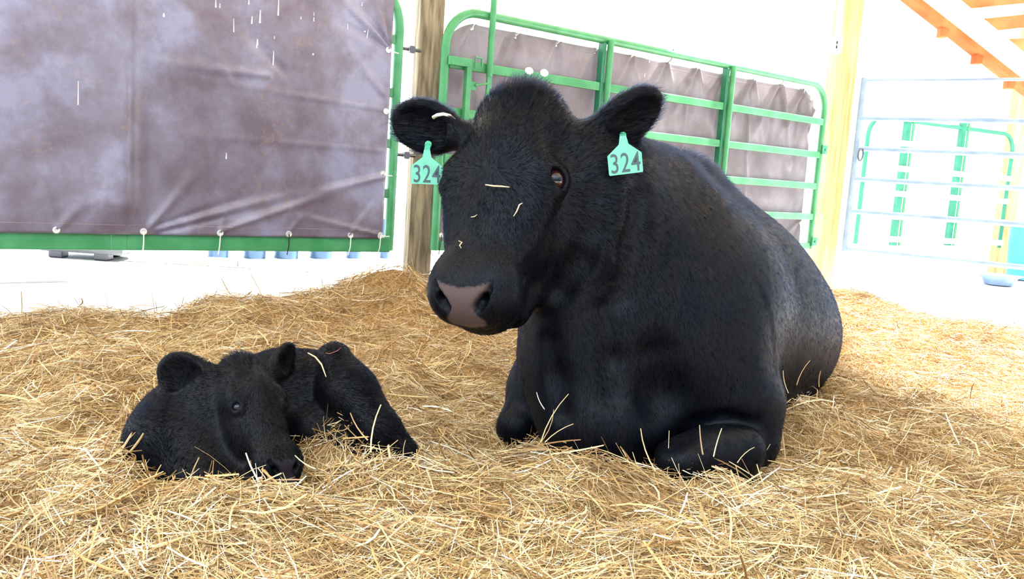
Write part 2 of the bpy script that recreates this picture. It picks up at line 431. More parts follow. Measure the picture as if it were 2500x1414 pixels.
def head_prims(H, calf=False):
    q = []
    q.append(H.el((0, .15, -.12), (.118, .15, .115), .04) if calf else H.el((0, .15, -.12), (.124, .15, .115), .04))                 # cranium
    q.append(H.el((0, .055, -.115), (.085, .07, .075) if calf else (.104, .075, .08), .05))               # poll
    q.append(H.rc((0, .2, -.09), (0, .46, -.084), .080, .062, .06))       # bridge of the nose
    q.append(H.rc((0, .16, -.15), (0, .30, -.19), .105, .08, .05))
    for s in (-1, 1):
        q.append(H.el((s * (.098 if calf else .112), .222, -.070), (.032, .048, .042), .05))    # brow
        q.append(H.el((s * .062, .33, -.105), (.04, .12, .06), .05))        # cheekbone
        q.append(H.el((s * .078, .29, -.185), (.042, .125, .085), .06))     # jaw muscle
        q.append(H.rc((s * .05, .30, -.25), (s * .03, .51, -.175), .045, .036, .05) if calf else H.rc((s * .05, .33, -.285), (s * .036, .505, -.215), .05, .040, .05))
        q.append(H.el((s * .054, .530, -.098), (.042, .048, .058), .06))     # upper lip
        q.append(H.el((s * .052, .500, -.055), (.032, .048, .028), .06))       # nostril wing
    if not calf:
        for s in (-1, 1):
            q.append(H.el((s * .150, .155, -.06), (.035, .05, .05), .05, -1))       # temple hollow
            q.append(H.rc((s * .118, .27, -.075), (s * .075, .40, -.085), .016, .012, .05))  # facial crest
    q.append(H.el((0, .528, -.088), (.07, .054, .058), .06))               # muzzle
    q.append(H.el((0, .545, -.150), (.060, .036, .036), .022))              # chin
    if not calf: q.append(H.rc((0, .38, -.16), (0, .51, -.145), .078, .066, .04))   # cheeks and gums filled between lip and jaw
    return q
def eye_prims(H, s, E, re, ap=(.74, 1.0)):
    """socket and lids round an eyeball; returns prims, eyeball centre and outward direction"""
    c = np.array(E); n = norm(H.u * s * .76 + H.w * .56 + H.v * .06)
    t = norm(H.v * .9 + H.w * .35 - n * ((H.v * .9 + H.w * .35) @ n)); b = np.cross(n, t)
    A = np.array([t, b, n])
    q = [el(c, A, np.array([1.55, 1.3, 1.12]) * re, .02 * H.k),
         el(c + n * re * .9, A, np.array([ap[0] * 1.08, ap[1] * 1.05, .95]) * re, .006 * H.k, -1)]
    return q, n, t, b

def eyeball(parent, c, n, t, b, re, iris, name='eye', label=None):
    o = empty_child(name, parent, c)
    V = []; Fc = []; nu, nv = 28, 16
    for i in range(nv + 1):
        th = math.pi * i / nv
        for j in range(nu):
            ph = 2 * math.pi * j / nu
            V.append(c + re * (n * math.cos(th) + math.sin(th) * (t * math.cos(ph) + b * math.sin(ph))))
    mi = []
    for i in range(nv):
        for j in range(nu):
            Fc.append((i * nu + j, (i + 1) * nu + j, (i + 1) * nu + (j + 1) % nu, i * nu + (j + 1) % nu))
            mi.append(0 if i < 2 else (1 if i < 6 else 2))
    bpy.data.objects.remove(o)
    o = mesh_np(name, V, Fc, None, parent, mats=[PUPIL, iris, SCLERA], midx=mi)
    return o
def empty_child(name, parent, c):
    o = bpy.data.objects.new(name, None); COL.objects.link(o); o.parent = parent; return o

PUPIL = mat('pupil', (.004, .004, .008), .05, spec=.35)
IRIS = mat('brown_iris', lin(38, 15, 12), .06, spec=.35)
IRIS_B = mat('dark_blue_iris', lin(18, 20, 34), .06, spec=.35)
SCLERA = mat('sclera', lin(52, 36, 34), .15, spec=.3)
BLK = lin(3, 5, 11); BLK2 = lin(10, 9, 13)
COATM = coat_material('black_hide', BLK, BLK2, .45, pad=lin(70, 56, 54))
FURM = hair_material('black_fur', (.0012, .0022, .0060), (.0035, .0026, .0030), .26, .45)
CALFM = coat_material('calf_hide', lin(8, 8, 11), lin(17, 14, 15), .5, pad=lin(26, 22, 26), streak=(6, 6, 6))
CALFFUR = hair_material('calf_fur', (.0008, .0013, .0034), (.003, .0022, .0022), .35, .5)

#@COW
# ------------------------------------------------------------------ the cow
cow = empty('cow', (.45, 2.7, .06))
tag(cow, 'large black cow lying on the hay with two green numbered ear tags, facing the camera', 'cow')
H = Head(P(1250, 172, 2.12), P(1102, 760, 1.90), math.radians(22), .60)
prims = []
C = lambda x, y, d, r: (P(x, y, d), r)
def add(x1, y1, d1, r1, x2, y2, d2, r2, k=.08): prims.append(rc(P(x1, y1, d1), P(x2, y2, d2), r1, r2, k))
EYEW = np.eye(3)
bdir = norm(np.array([.42, 1.0, 0])); bside = norm(np.array([1.0, -.42, 0])); BA = np.array([bside, bdir, [0, 0, 1.]])
# barrel, shoulders, rump
prims.append(el((.63, 3.0, .38), BA, (.37, .58, .37), .18))
prims.append(el((.76, 3.2, .31), BA, (.40, .56, .30), .18))
prims.append(el((.86, 3.7, .34), BA, (.32, .42, .33), .12))
prims.append(el((.43, 2.66, .43), BA, (.29, .36, .36), .2))
prims.append(el((.55, 2.86, .40), BA, (.33, .42, .35), .2))
prims.append(rc((.37, 2.55, .77), (.50, 2.9, .775), .085, .09, .12))
prims.append(rc((.50, 2.9, .775), (.76, 3.6, .63), .09, .11, .18))
# neck, crest and throat
add(1400, 450, 2.24, .15, 1530, 560, 2.48, .24, .08)
add(1450, 590, 2.32, .14, 1620, 720, 2.52, .25, .18)
add(1450, 420, 2.28, .09, 1590, 480, 2.62, .11, .1)
add(1440, 600, 2.27, .12, 1500, 780, 2.42, .22, .18)
add(1420, 640, 2.27, .10, 1440, 850, 2.36, .15, .12)
# dewlap and brisket
add(1400, 740, 2.22, .055, 1430, 1000, 2.26, .10, .10)
prims.append(el(P(1480, 900, 2.38), BA, (.19, .20, .26), .12))
prims.append(el(P(1480, 1030, 2.28), BA, (.15, .16, .13), .06))
# shoulder muscle, near side (cow's left)
prims.append(el(P(1685, 800, 2.43), BA, (.18, .22, .24), .2))
add(1720, 850, 2.36, .12, 1790, 975, 2.31, .10, .12)
# left foreleg folded: elbow, forearm, knee, cannon
add(1835, 990, 2.33, .085, 1835, 1080, 2.30, .07, .04)
add(1800, 1098, 2.22, .068, 1665, 1112, 2.12, .062, .018)
add(1665, 1120, 2.12, .055, 1800, 1160, 2.2, .04, .03)
# right foreleg folded
add(1370, 880, 2.62, .085, 1312, 945, 2.56, .075, .06)
add(1318, 915, 2.58, .072, 1272, 1035, 2.5, .055, .05)
add(1262, 1045, 2.5, .055, 1330, 1080, 2.62, .05, .03)
# hind leg along the flank
prims.append(el((1.10, 3.40, .24), BA, (.14, .36, .20), .1))
def surf_pt(px, py, prims_, d0=1.5, d1=2.6):
    """first point of the implicit surface met by the line of sight through px,py"""
    ds = np.linspace(d0, d1, 550); Q = CAM + (fw + RT * ((px - 1250) / F) - UP * ((py - 707) / F)) * ds[:, None]
    D = sdf(prims_, Q); i = np.argmax(D < .001)
    return Q[i] if D[i] < .001 else Q[np.argmin(D)]
hp = head_prims(H)
# eyes
RE = .0265
eL, eR = H.p(.122, .243, -.080), H.p(-.122, .243, -.080)
pl, nL, tL, bL = eye_prims(H, 1, eL, RE); pr_, nR, tR, bR = eye_prims(H, -1, eR, RE)
hp += pl + pr_
# nostrils: deep commas, laid out on the near side and mirrored
npx = [(1198, 694, .0035), (1193, 708, .0065), (1181, 728, .0105), (1170, 746, .0125), (1164, 757, .0115)]
nl = [(H.loc(surf_pt(x, y, hp)), r) for x, y, r in npx]
for s in (-1, 1):
    for (p0, r0), (p1, r1) in zip(nl[:-1], nl[1:]):
        q0 = np.array([s * p0[0], p0[1] - .002, p0[2] - .002]); q1 = np.array([s * p1[0], p1[1] - .002, p1[2] - .002])
        hp.append(H.rc(q0, q1, r0, r1, .005, -1))
    q = (nl[3][0] + nl[2][0]) / 2; hp.append(H.rc((s * q[0], q[1], q[2]), (s * (q[0] + .004), q[1] - .04, q[2] - .03), .0105, .008, .006, -1))
PADPX = [(1127, 703), (1160, 700), (1194, 690), (1190, 706), (1174, 722), (1158, 742), (1156, 762), (1168, 774), (1184, 784), (1188, 797), (1160, 800), (1120, 796)]
pl_ = [H.loc(surf_pt(x, y, hp)) for x, y in PADPX]
PADPOLY = [(max(q[0], 0), q[1] - q[2]) for q in pl_]; PADPOLY = [(-.001, PADPOLY[0][1])] + PADPOLY[1:-1] + [(PADPOLY[-1][0], PADPOLY[-1][1]), (-.001, PADPOLY[-1][1])]
print('pad', np.round(PADPOLY, 3))
# mouth line
hp.append(H.rc((-.07, .560, -.140), (.07, .560, -.140), .003, .003, .02, -1))
hp.append(H.rc((.085, .55, -.138), (.085, .46, -.138), .003, .002, .02, -1))
prims += hp
# ears
def ear(base, tip, wid, face, thick=.014, cup=.6):
    b = np.asarray(base); t = np.asarray(tip); a = norm(t - b); L_ = np.linalg.norm(t - b)
    n = norm(np.asarray(face) - a * (np.asarray(face) @ a)); s = np.cross(n, a); A = np.array([a, s, n])
    c = b + a * L_ * .52
    return [el(c, A, (L_ * .54, wid, wid * .42), .03), rc(b - a * .03, b + a * L_ * .3, wid * .45, wid * .55, .03),
            el(c + n * wid * .36 + a * L_ * .06, A, (L_ * .46, wid * .80, wid * .36), .012, -1)]
earR = ear(P(1120, 330, 2.17), P(966, 290, 2.20), .066, -fw * .8 + UP * -.3 - RT * .1)
earL = ear(P(1440, 352, 2.20), P(1606, 238, 2.22), .072, -fw * .6 - UP * .4 + RT * .55)
prims += earR + earL
# folds in the hide: neck, dewlap, between brisket and shoulder
def groove(px, r, k):
    q = [surf_pt(x, y, prims, 1.6, 3.4) for x, y in px]
    for a, b in zip(q[:-1], q[1:]): prims.append(rc(a - fw * r * .5, b - fw * r * .5, r, r, k, -1))
groove([(1605, 880), (1618, 970), (1650, 1050)], .016, .09)
groove([(1452, 480), (1446, 560), (1420, 640), (1372, 712)], .009, .05)
groove([(1340, 840), (1356, 920), (1368, 1010)], .008, .05)
groove([(1478, 760), (1492, 880), (1492, 970)], .006, .05)
groove([(1560, 470), (1545, 600), (1520, 720)], .005, .06)
groove([(1700, 1030), (1770, 1022), (1845, 1034)], .006, .03)
V, Fq = surface(prims, .009)
hc_ = H.p(0, .28, -.1)
V, Fl = refine(V, Fq, lambda X: (np.linalg.norm(X - hc_, axis=1) < .36) | (np.linalg.norm(X - P(1540, 270, 2.2), axis=1) < .14) | (np.linalg.norm(X - P(1030, 310, 2.2), axis=1) < .12))
V = relax_to(prims, V)
body = mesh_np('body', V, Fl, COATM, cow)
def pad_mask(X, H):
    q = H.loc(X); u, v, w_ = q.T; m = soft_poly(np.abs(u), v - w_, PADPOLY, .006) * (v > .48)
    return np.where(np.abs(u) < .01, np.clip(((v - w_) - PADPOLY[0][1]) / .006 + .5, 0, 1) * np.clip((PADPOLY[-1][1] - (v - w_)) / .006 + .5, 0, 1) * (v > .48), m)
at = body.data.attributes.new('pad', 'FLOAT', 'POINT'); at.data.foreach_set('value', pad_mask(V, H).astype(np.float32))
eyeball(cow, eL, nL, tL, bL, RE, IRIS); eyeball(cow, eR, nR, tR, bR, RE, IRIS)
print('cow verts', len(V))

whorl = H.p(.0, .25, 0.0); pollp = H.p(0, .0, -.08)
def cow_fur(Q, n):
    q = H.loc(Q); u, v, w_ = q.T
    back = norm(np.array([.15, .25, -1.0]))
    d = np.tile(back, (len(Q), 1)) + 0
    hd = np.exp(-np.clip(np.linalg.norm(Q - hc_, axis=1) - .22, 0, 9) ** 2 / .018)
    rad = (Q - whorl) / .2
    up = (1 / (1 + np.exp((v - .27) / .03)))[:, None]
    hdir = rad * 1.1 + up * (-H.v * .35) + (1 - up) * (H.v * .4 - H.w * .2)
    d = d * (1 - hd)[:, None] + hdir * hd[:, None]
    inE = ((np.linalg.norm(Q - P(1545, 265, 2.21), axis=1) < .13) | (np.linalg.norm(Q - P(1025, 300, 2.19), axis=1) < .10))
    ed = np.where((Q @ RT)[:, None] > (hc_ @ RT), norm(P(1612, 205, 2.22) - P(1432, 330, 2.2)), norm(P(966, 268, 2.2) - P(1120, 318, 2.17)))
    d = np.where(inE[:, None], ed * 1.0 - UP * .25, d)
    ln = np.full(len(Q), .013); lift = np.full(len(Q), .16)
    ln = np.where(hd > .5, .011, ln); lift = np.where(hd > .5, .22, lift)
    tuft = np.exp(-(np.linalg.norm(Q - pollp, axis=1) / .085) ** 2); ln = ln + .030 * tuft; lift = lift + .42 * tuft
    ln = np.where(inE, .019, ln); lift = np.where(inE, .3, lift)
    wz = np.exp(-((Q[:, 0] - .50) / .2) ** 2 - ((Q[:, 1] - 2.75) / .3) ** 2) * np.clip((Q[:, 2] - .70) / .1, 0, 1); ln = ln + .018 * wz; lift = lift + .5 * wz
    pm = pad_mask(Q, H); mz = np.clip((v - .36) / .12, 0, 1) * hd; ln = ln - .006 * mz; ln = ln * (pm < .2)
    for e, n_ in ((eL, nL), (eR, nR)): ln = np.where(np.linalg.norm(Q - e - n_ * .012, axis=1) < .030, 0, ln)
    return ln, lift, d, np.full(len(Q), .00034) + .0001 * tuft
def keepf(Cn, N_):
    vis = (N_ @ -fw) > -.45
    dens = 1.2 + 2.2 * np.clip(1 - (np.linalg.norm(Cn - hc_, axis=1) - .25) / .45, 0, 1)
    return (Cn[:, 2] > .08) * np.where(vis, 1.0, .12) * dens * np.where(Cn[:, 1] > 3.7, .3, 1.0)
fur('coat_hair', V, Fl, 170000, cow_fur, FURM, cow, 3, keep=keepf)
# eyelashes and long ear fringes come with the coat; ear tags
TAG = mat('green_tag_plastic', lin(66, 146, 116), .35, lin(76, 156, 126), 30)
TAGD = mat('tag_stem_plastic', lin(40, 140, 100), .4)
INK = mat('tag_ink', lin(44, 62, 66), .6)
def ear_tag(cx, cy, d, wpx, hpx, ang, stem):
    """panel centre pixel, size in pixels, angle in the view; stem pixel = where it pierces the ear"""
    a = math.radians(ang); ux = RT * math.cos(a) - UP * math.sin(a); uy = RT * math.sin(a) + UP * math.cos(a)
    c = P(cx, cy, d); k = d / F; hw, hh = wpx * k / 2, hpx * k / 2
    uy = norm(uy - fw * .25); ux = norm(ux - uy * (ux @ uy)); nn = norm(np.cross(ux, uy))       # the stem bends back into the ear
    out = [(-hw * .96, -hh), (hw * .96, -hh), (hw, -hh * .9), (hw, hh * .55), (hw * .28, hh * 1.35), (hw * .2, hh * 1.9), (hw * .18, hh * 2.0),
           (-hw * .18, hh * 2.0), (-hw * .2, hh * 1.9), (-hw * .28, hh * 1.35), (-hw, hh * .55), (-hw, -hh * .9)]
    V_ = []; n = len(out)
    for z in (-.0012, .0012):
        for x, y in out: V_.append(c + ux * x + uy * y + nn * z)
    Fc = [tuple(range(n - 1, -1, -1)), tuple(range(n, 2 * n))] + [(i, (i + 1) % n, n + (i + 1) % n, n + i) for i in range(n)]
    mb = MB(); mb.add(V_, Fc); a0 = c + uy * hh * 1.96; m0 = (a0 + stem) / 2 + uy * .004; wv = ux * hw * .18
    sv = []
    for q in (a0, m0, stem + uy * .002): sv += [q - wv - nn * .0012, q + wv - nn * .0012, q + wv + nn * .0012, q - wv + nn * .0012]
    mb.add(sv, [(4 * i + j, 4 * i + (j + 1) % 4, 4 * i + 4 + (j + 1) % 4, 4 * i + 4 + j) for i in (0, 1) for j in range(4)] + [(8, 9, 10, 11)])
    o = mb.build('ear_tag', TAG, cow, bevel=.0008)
    o['label'] = 'green plastic ear tag printed 324'
    sp = stem
    b2 = MB(); b2.disc(sp + nn * .003, nn, .0085, .003, 14); b2.build('tag_button', TAGD, o)
    fc = bpy.data.curves.new('number', 'FONT'); fc.body = '324'; fc.align_x = 'CENTER'; fc.align_y = 'CENTER'
    fc.size = hh * 1.95; fc.extrude = .0003; fc.space_character = 1.08; fc.offset = .0002
    fc.materials.append(INK); t0_ = bpy.data.objects.new('number_outline', fc); COL.objects.link(t0_); bpy.context.view_layer.update()
    nm = bpy.data.meshes.new_from_object(t0_); bpy.data.objects.remove(t0_); t = bpy.data.objects.new('number', nm); link(t, o)
    Mx = Matrix(((ux[0] * .80, uy[0] * 1.12, nn[0], 0), (ux[1] * .80, uy[1] * 1.12, nn[1], 0), (ux[2] * .80, uy[2] * 1.12, nn[2], 0), (0, 0, 0, 1)))
    loc = c - uy * hh * .18 + nn * .0016 - np.array(parent_loc(cow))
    Mx.translation = Vector(loc); t.matrix_local = Mx
    return o
for cx_, cy_, sx_, sy_, w_, h_, a_ in ((1042, 422, 1046, 352, 78, 56, 2), (1526, 394, 1520, 330, 84, 62, -7)):
    ds_ = (surf_pt(sx_, sy_, prims) - CAM) @ fw
    cor_ = [surf_pt(cx_ + i * w_ / 2, cy_ + j * h_ / 2, prims) for i in (-1, 1) for j in (-1, 1)]
    dp_ = ds_ - .035 if cx_ < 1200 else min([ds_ - .005] + [(q - CAM) @ fw - .022 for q in cor_ if abs(sdf(prims, q[None])[0]) < .004])
    ear_tag(cx_, cy_, dp_, w_, h_, a_, P(sx_, sy_, ds_ - .008))
# metal clip on the ear
mb = MB(); q = [P(1058, 287, 2.11), P(1068, 281, 2.10), P(1082, 279, 2.10), P(1098, 283, 2.11), P(1108, 292, 2.13)]
mb.tube(q, .0045, 8); mb.build('ear_clip', mat('silver_metal', (.8, .8, .8), .25, metal=1), cow, smooth=True)

#@CALF
# ------------------------------------------------------------------ the calf
calf = empty('calf', (-.55, 2.0, .05))
tag(calf, 'small black newborn calf curled up in the hay in front of the cow', 'calf')
K = Head(P(602, 846, 2.01), P(708, 1140, 1.87), math.radians(-44))
cp = []
def cadd(x1, y1, d1, r1, x2, y2, d2, r2, k=.04): cp.append(rc(P(x1, y1, d1), P(x2, y2, d2), r1, r2, k))
cadd(408, 1065, 2.0, .082, 470, 1050, 2.10, .10, .06)       # shoulder
cadd(412, 1095, 1.97, .085, 520, 1170, 1.95, .07, .05)      # chest
cadd(470, 1040, 2.10, .10, 690, 985, 2.24, .122, .06)       # rib cage
cadd(690, 985, 2.24, .122, 800, 960, 2.26, .105, .06)
cadd(500, 960, 2.04, .065, 430, 1040, 2.06, .08, .05)       # neck
cadd(520, 1020, 2.02, .07, 480, 1120, 1.99, .075, .05)
cadd(815, 878, 2.20, .042, 850, 960, 2.16, .066, .03)       # hip and thigh
cadd(850, 960, 2.16, .066, 925, 1050, 2.10, .050, .03)
cadd(925, 1050, 2.10, .045, 990, 1100, 2.1, .028, .02)
cadd(760, 1050, 2.14, .06, 900, 1110, 2.10, .035, .03)
cadd(560, 1190, 1.93, .04, 690, 1190, 1.9, .03, .03)        # foreleg folded under the chin
cadd(450, 1170, 1.9, .045, 590, 1215, 1.86, .03, .03)
kh = head_prims(K, True)
RC = .018
ce = K.p(-.101, .262, -.050)
pc, nC, tC, bC = eye_prims(K, -1, ce, RC * K.k)
ce2 = K.p(.101, .262, -.050)
pc2, nC2, tC2, bC2 = eye_prims(K, 1, ce2, RC * K.k)
kh += pc + pc2
for s in (-1, 1):
    for (p0, r0), (p1, r1) in zip(nl[:-1], nl[1:]):
        kh.append(K.rc((s * p0[0], p0[1] - .002, p0[2] - .002), (s * p1[0], p1[1] - .002, p1[2] - .002), r0, r1, .005, -1))
    q = nl[3][0]; kh.append(K.rc((s * q[0], q[1], q[2]), (s * (q[0] + .004), q[1] - .04, q[2] - .03), .0105, .008, .006, -1))
kh.append(K.rc((-.07, .560, -.142), (.07, .560, -.142), .004, .004, .02, -1))
cp += kh
cp += ear(P(505, 955, 2.02), P(398, 884, 2.00), .050, -fw * .9 + RT * .35 - UP * .1)
cp += ear(P(668, 915, 2.08), P(716, 846, 2.14), .034, -fw * .3 + RT * .9)
V2, F2 = surface(cp, .006)
kc = K.p(0, .28, -.1)
V2, F2 = refine(V2, F2, lambda X: (np.linalg.norm(X - kc, axis=1) < .19))
V2 = relax_to(cp, V2)
cbody = mesh_np('body', V2, F2, CALFM, calf)
at = cbody.data.attributes.new('pad', 'FLOAT', 'POINT'); at.data.foreach_set('value', pad_mask(V2, K).astype(np.float32))
eyeball(calf, ce, nC, tC, bC, RC * K.k, IRIS_B)
print('calf verts', len(V2))
wh2 = K.p(0, .2, 0)
def calf_fur(Q, n):
    hd = np.exp(-np.clip(np.linalg.norm(Q - kc, axis=1) - .14, 0, 9) ** 2 / .002)
    d = np.tile(norm(np.array([.6, .5, -.5])), (len(Q), 1)) * (1 - hd)[:, None] + ((Q - wh2) / .1 + K.v * .3) * hd[:, None]
    q = K.loc(Q); tuft = np.exp(-(np.linalg.norm(Q - K.p(0, 0, -.08), axis=1) / .05) ** 2)
    ln = .011 + .012 * tuft - .004 * hd; lift = .25 + .3 * tuft
    ln = ln * (pad_mask(Q, K) < .2); ln = np.where(np.linalg.norm(Q - ce, axis=1) < .029 * K.k, 0, ln)
    return ln, lift, d, np.full(len(Q), .0003)
fur('coat_hair', V2, F2, 90000, calf_fur, CALFFUR, calf, 5, keep=lambda c, n: (c[:, 2] > .05) * np.where(n @ -fw > -.4, 1., .1))

#@HAY
# ------------------------------------------------------------------ the hay
def hay_material():
    m = bpy.data.materials.new('hay_stalks'); m.use_nodes = True; nt = m.node_tree; N = nt.nodes; L = nt.links
    b = N['Principled BSDF']; b.inputs['Roughness'].default_value = .42; b.inputs['Specular IOR Level'].default_value = .5
    g = N.new('ShaderNodeNewGeometry'); r = N.new('ShaderNodeValToRGB'); cr = r.color_ramp
    cr.elements[0].position = 0; cr.elements[0].color = (*lin(124, 88, 48), 1)
    cr.elements[1].position = 1; cr.elements[1].color = (*lin(250, 242, 226), 1)
    for p, c in ((.18, (164, 124, 74)), (.4, (196, 158, 102)), (.6, (218, 184, 126)), (.78, (200, 178, 136)), (.9, (232, 208, 162))):
        e = cr.elements.new(p); e.color = (*lin(*c), 1)
    L.new(g.outputs['Random Per Island'], r.inputs['Fac'])
    # older, browner hay lies in patches between the fresh pale stalks
    tc = N.new('ShaderNodeTexCoord'); nz = N.new('ShaderNodeTexNoise'); nz.inputs['Scale'].default_value = 5.5; nz.inputs['Detail'].default_value = 3; L.new(tc.outputs['Object'], nz.inputs['Vector'])
    mr = N.new('ShaderNodeMapRange'); mr.inputs['From Min'].default_value = .42; mr.inputs['From Max'].default_value = .66; mr.inputs['To Max'].default_value = .75; L.new(nz.outputs['Fac'], mr.inputs['Value'])
    mx = N.new('ShaderNodeMix'); mx.data_type = 'RGBA'; mx.blend_type = 'MULTIPLY'; L.new(mr.outputs[0], mx.inputs['Factor']); L.new(r.outputs['Color'], mx.inputs['A']); mx.inputs['B'].default_value = (.62, .50, .36, 1)
    L.new(mx.outputs['Result'], b.inputs['Base Color'])
    tr = N.new('ShaderNodeBsdfTranslucent'); L.new(mx.outputs['Result'], tr.inputs['Color'])
    ms = N.new('ShaderNodeMixShader'); ms.inputs[0].default_value = .10
    L.new(b.outputs[0], ms.inputs[1]); L.new(tr.outputs[0], ms.inputs[2]); L.new(ms.outputs[0], N['Material Output'].inputs['Surface'])
    return m
HAYM = hay_material()
HAYB = mat('packed_hay', lin(120, 90, 54), .9, lin(176, 138, 90), 60, bump=.8, bscale=90, spec=.1)
xs = np.arange(-4.6, 5.4, .04); ys = np.arange(.2, 8.6, .04)
GX, GY = np.meshgrid(xs, ys, indexing='ij'); Z = hay_h(GX, GY) - .012
nx, ny = GX.shape; ii = np.arange(nx * ny).reshape(nx, ny)
fq = np.stack([ii[:-1, :-1], ii[1:, :-1], ii[1:, 1:], ii[:-1, 1:]], -1).reshape(-1, 4)
fq = fq[(Z.ravel()[fq] > -.02).any(1)]
hb = mesh_np('hay_bed', np.stack([GX, GY, Z], -1).reshape(-1, 3), fq, HAYB)
tag(hb, 'packed layer of golden hay bedding under the loose stalks', 'hay', kind='stuff')

def strands(n, xr, yr, pw, seed, wmin, wmax, lmin, lmax, zlo, zhi, stick):
    r = np.random.default_rng(seed); out = []; need = n
    while need > 0:
        # draw in view-like wedge, denser close to the camera
        Y = yr[0] + (yr[1] - yr[0]) * r.random(need * 3) ** pw
        X = r.uniform(-1, 1, need * 3) * (.70 * Y + .9) + .02
        Hh = hay_h(X, Y); ok = (Hh > .01) & (r.random(need * 3) < np.clip(Hh / .07, .06, 1))
        q = np.stack([X, Y, Hh], 1)[ok][:need]; out.append(q); need -= len(q)
    q = np.concatenate(out); X, Y, Hh = q.T
    flow = 2 * math.pi * (vnoise(X * 1.7, Y * 1.7, 11) * 1.2 + .3 * vnoise(X * 5, Y * 5, 12))
    az = flow + r.normal(0, .75, n) + (r.random(n) < .3) * r.uniform(0, 6.28, n)
    el_ = r.normal(0, .17, n); st = r.random(n) < stick; el_ = np.where(st, r.uniform(.3, 1.2, n), el_)
    L_ = lmin + (lmax - lmin) * r.random(n) ** 1.8; L_ = np.where(st, L_ * .7, L_)
    W = wmin + (wmax - wmin) * r.random(n) ** 2
    e = .06
    sx = (hay_h(X + e, Y) - hay_h(X - e, Y)) / (2 * e); sy = (hay_h(X, Y + e) - hay_h(X, Y - e)) / (2 * e)
    d = np.stack([np.cos(az) * np.cos(el_), np.sin(az) * np.cos(el_), np.sin(el_)], 1)
    d[:, 2] += (np.cos(az) * sx + np.sin(az) * sy) * .9; d /= np.linalg.norm(d, axis=1)[:, None]
    mid = np.stack([X, Y, Hh + r.uniform(zlo, zhi, n) + np.where(st, L_ * .25, 0)], 1)
    side = np.cross(d, r.normal(0, 1, (n, 3)) + np.array([0, 0, 1.2])); side /= np.linalg.norm(side, axis=1)[:, None]
    nr = np.cross(side, d)
    bend = r.normal(0, .10, n)[:, None] * side + r.normal(-.04, .08, n)[:, None] * np.array([0, 0, 1.])
    kink = (r.random(n) < .25)[:, None] * r.normal(0, .22, (n, 3)) 
    S = 4; ts = np.linspace(-.5, .5, S); Vt = np.zeros((n, S, 3, 3))
    tri = (r.random(n) < .5)
    for k, t in enumerate(ts):
        c = mid + L_[:, None] * (d * t + bend * (.25 - t * t) * 2 + kink * max(t - .1, 0) * .8)
        ww = W * (1 - .25 * abs(t) * 2)
        Vt[:, k, 0] = c - side * ww[:, None] * .5; Vt[:, k, 1] = c + side * ww[:, None] * .5
        Vt[:, k, 2] = c + nr * (ww * np.where(tri, .55, .22))[:, None]
    V_ = Vt.reshape(-1, 3); base = (np.arange(n) * S * 3)[:, None]
    fs = []
    for k in range(S - 1):
        for a, b in ((0, 1), (1, 2), (2, 0)):
            fs.append(base + np.array([k * 3 + a, k * 3 + b, (k + 1) * 3 + b, (k + 1) * 3 + a]))
    return V_, np.stack(fs, 1).reshape(-1, 4)
def join(parts):
    V_, F_, n = [], [], 0
    for v, f in parts: V_.append(v); F_.append(f + n); n += len(v)
    return np.concatenate(V_), np.concatenate(F_)
NH = 1.0
def stalk(px1, py1, d1, px2, py2, d2, wd, bow=.06):
    a, b = P(px1, py1, d1), P(px2, py2, d2); t = norm(b - a); sd_ = norm(np.cross(t, fw)); q = np.cross(sd_, t); L_ = np.linalg.norm(b - a); V_ = []
    for k in range(5):
        x = k / 4; c = a + (b - a) * x + sd_ * L_ * bow * 4 * x * (1 - x); ww = wd * .72 * (1 - .35 * x)
        V_ += [c - sd_ * ww / 2, c + sd_ * ww / 2, c + q * ww * .5]
    fs = [[k * 3 + i, k * 3 + j, (k + 1) * 3 + j, (k + 1) * 3 + i] for k in range(4) for i, j in ((0, 1), (1, 2), (2, 0))]
    return np.array(V_), np.array(fs)
STALKS = [stalk(660, 1210, 1.78, 600, 1106, 1.80, .006), stalk(622, 1255, 1.76, 642, 1140, 1.78, .003, -.03), stalk(905, 1105, 1.9, 930, 988, 1.93, .005), stalk(898, 1075, 1.93, 855, 1008, 1.95, .0045),
          stalk(770, 1145, 1.84, 720, 1112, 1.83, .004), stalk(380, 1175, 1.84, 346, 1130, 1.85, .006), stalk(270, 1125, 1.9, 346, 1100, 1.86, .004), stalk(300, 1190, 1.8, 328, 1130, 1.82, .003),
          stalk(1320, 1080, 2.1, 1388, 962, 2.14, .0035), stalk(1310, 1090, 2.1, 1352, 1000, 2.14, .003, -.1), stalk(1330, 1080, 2.08, 1400, 1035, 2.1, .003), stalk(1310, 1088, 2.05, 1418, 1074, 2.08, .005, .02),
          stalk(1600, 1150, 2.02, 1564, 1046, 2.06, .0045), stalk(1716, 1110, 2.0, 1708, 1038, 2.03, .0045, .02), stalk(1742, 1115, 2.0, 1762, 1046, 2.03, .004, .02), stalk(1800, 1130, 2.0, 1842, 1092, 2.04, .003),
          stalk(1945, 940, 2.4, 1978, 880, 2.42, .003), stalk(1925, 960, 2.4, 1912, 905, 2.42, .003), stalk(2000, 945, 2.45, 2004, 905, 2.45, .003), stalk(1155, 1105, 2.2, 1100, 1060, 2.2, .003),
          stalk(1330, 1000, 2.2, 1310, 958, 2.2, .003), stalk(660, 1414, 1.35, 662, 1296, 1.42, .004, .01), stalk(985, 1120, 1.98, 990, 1075, 1.99, .003)]
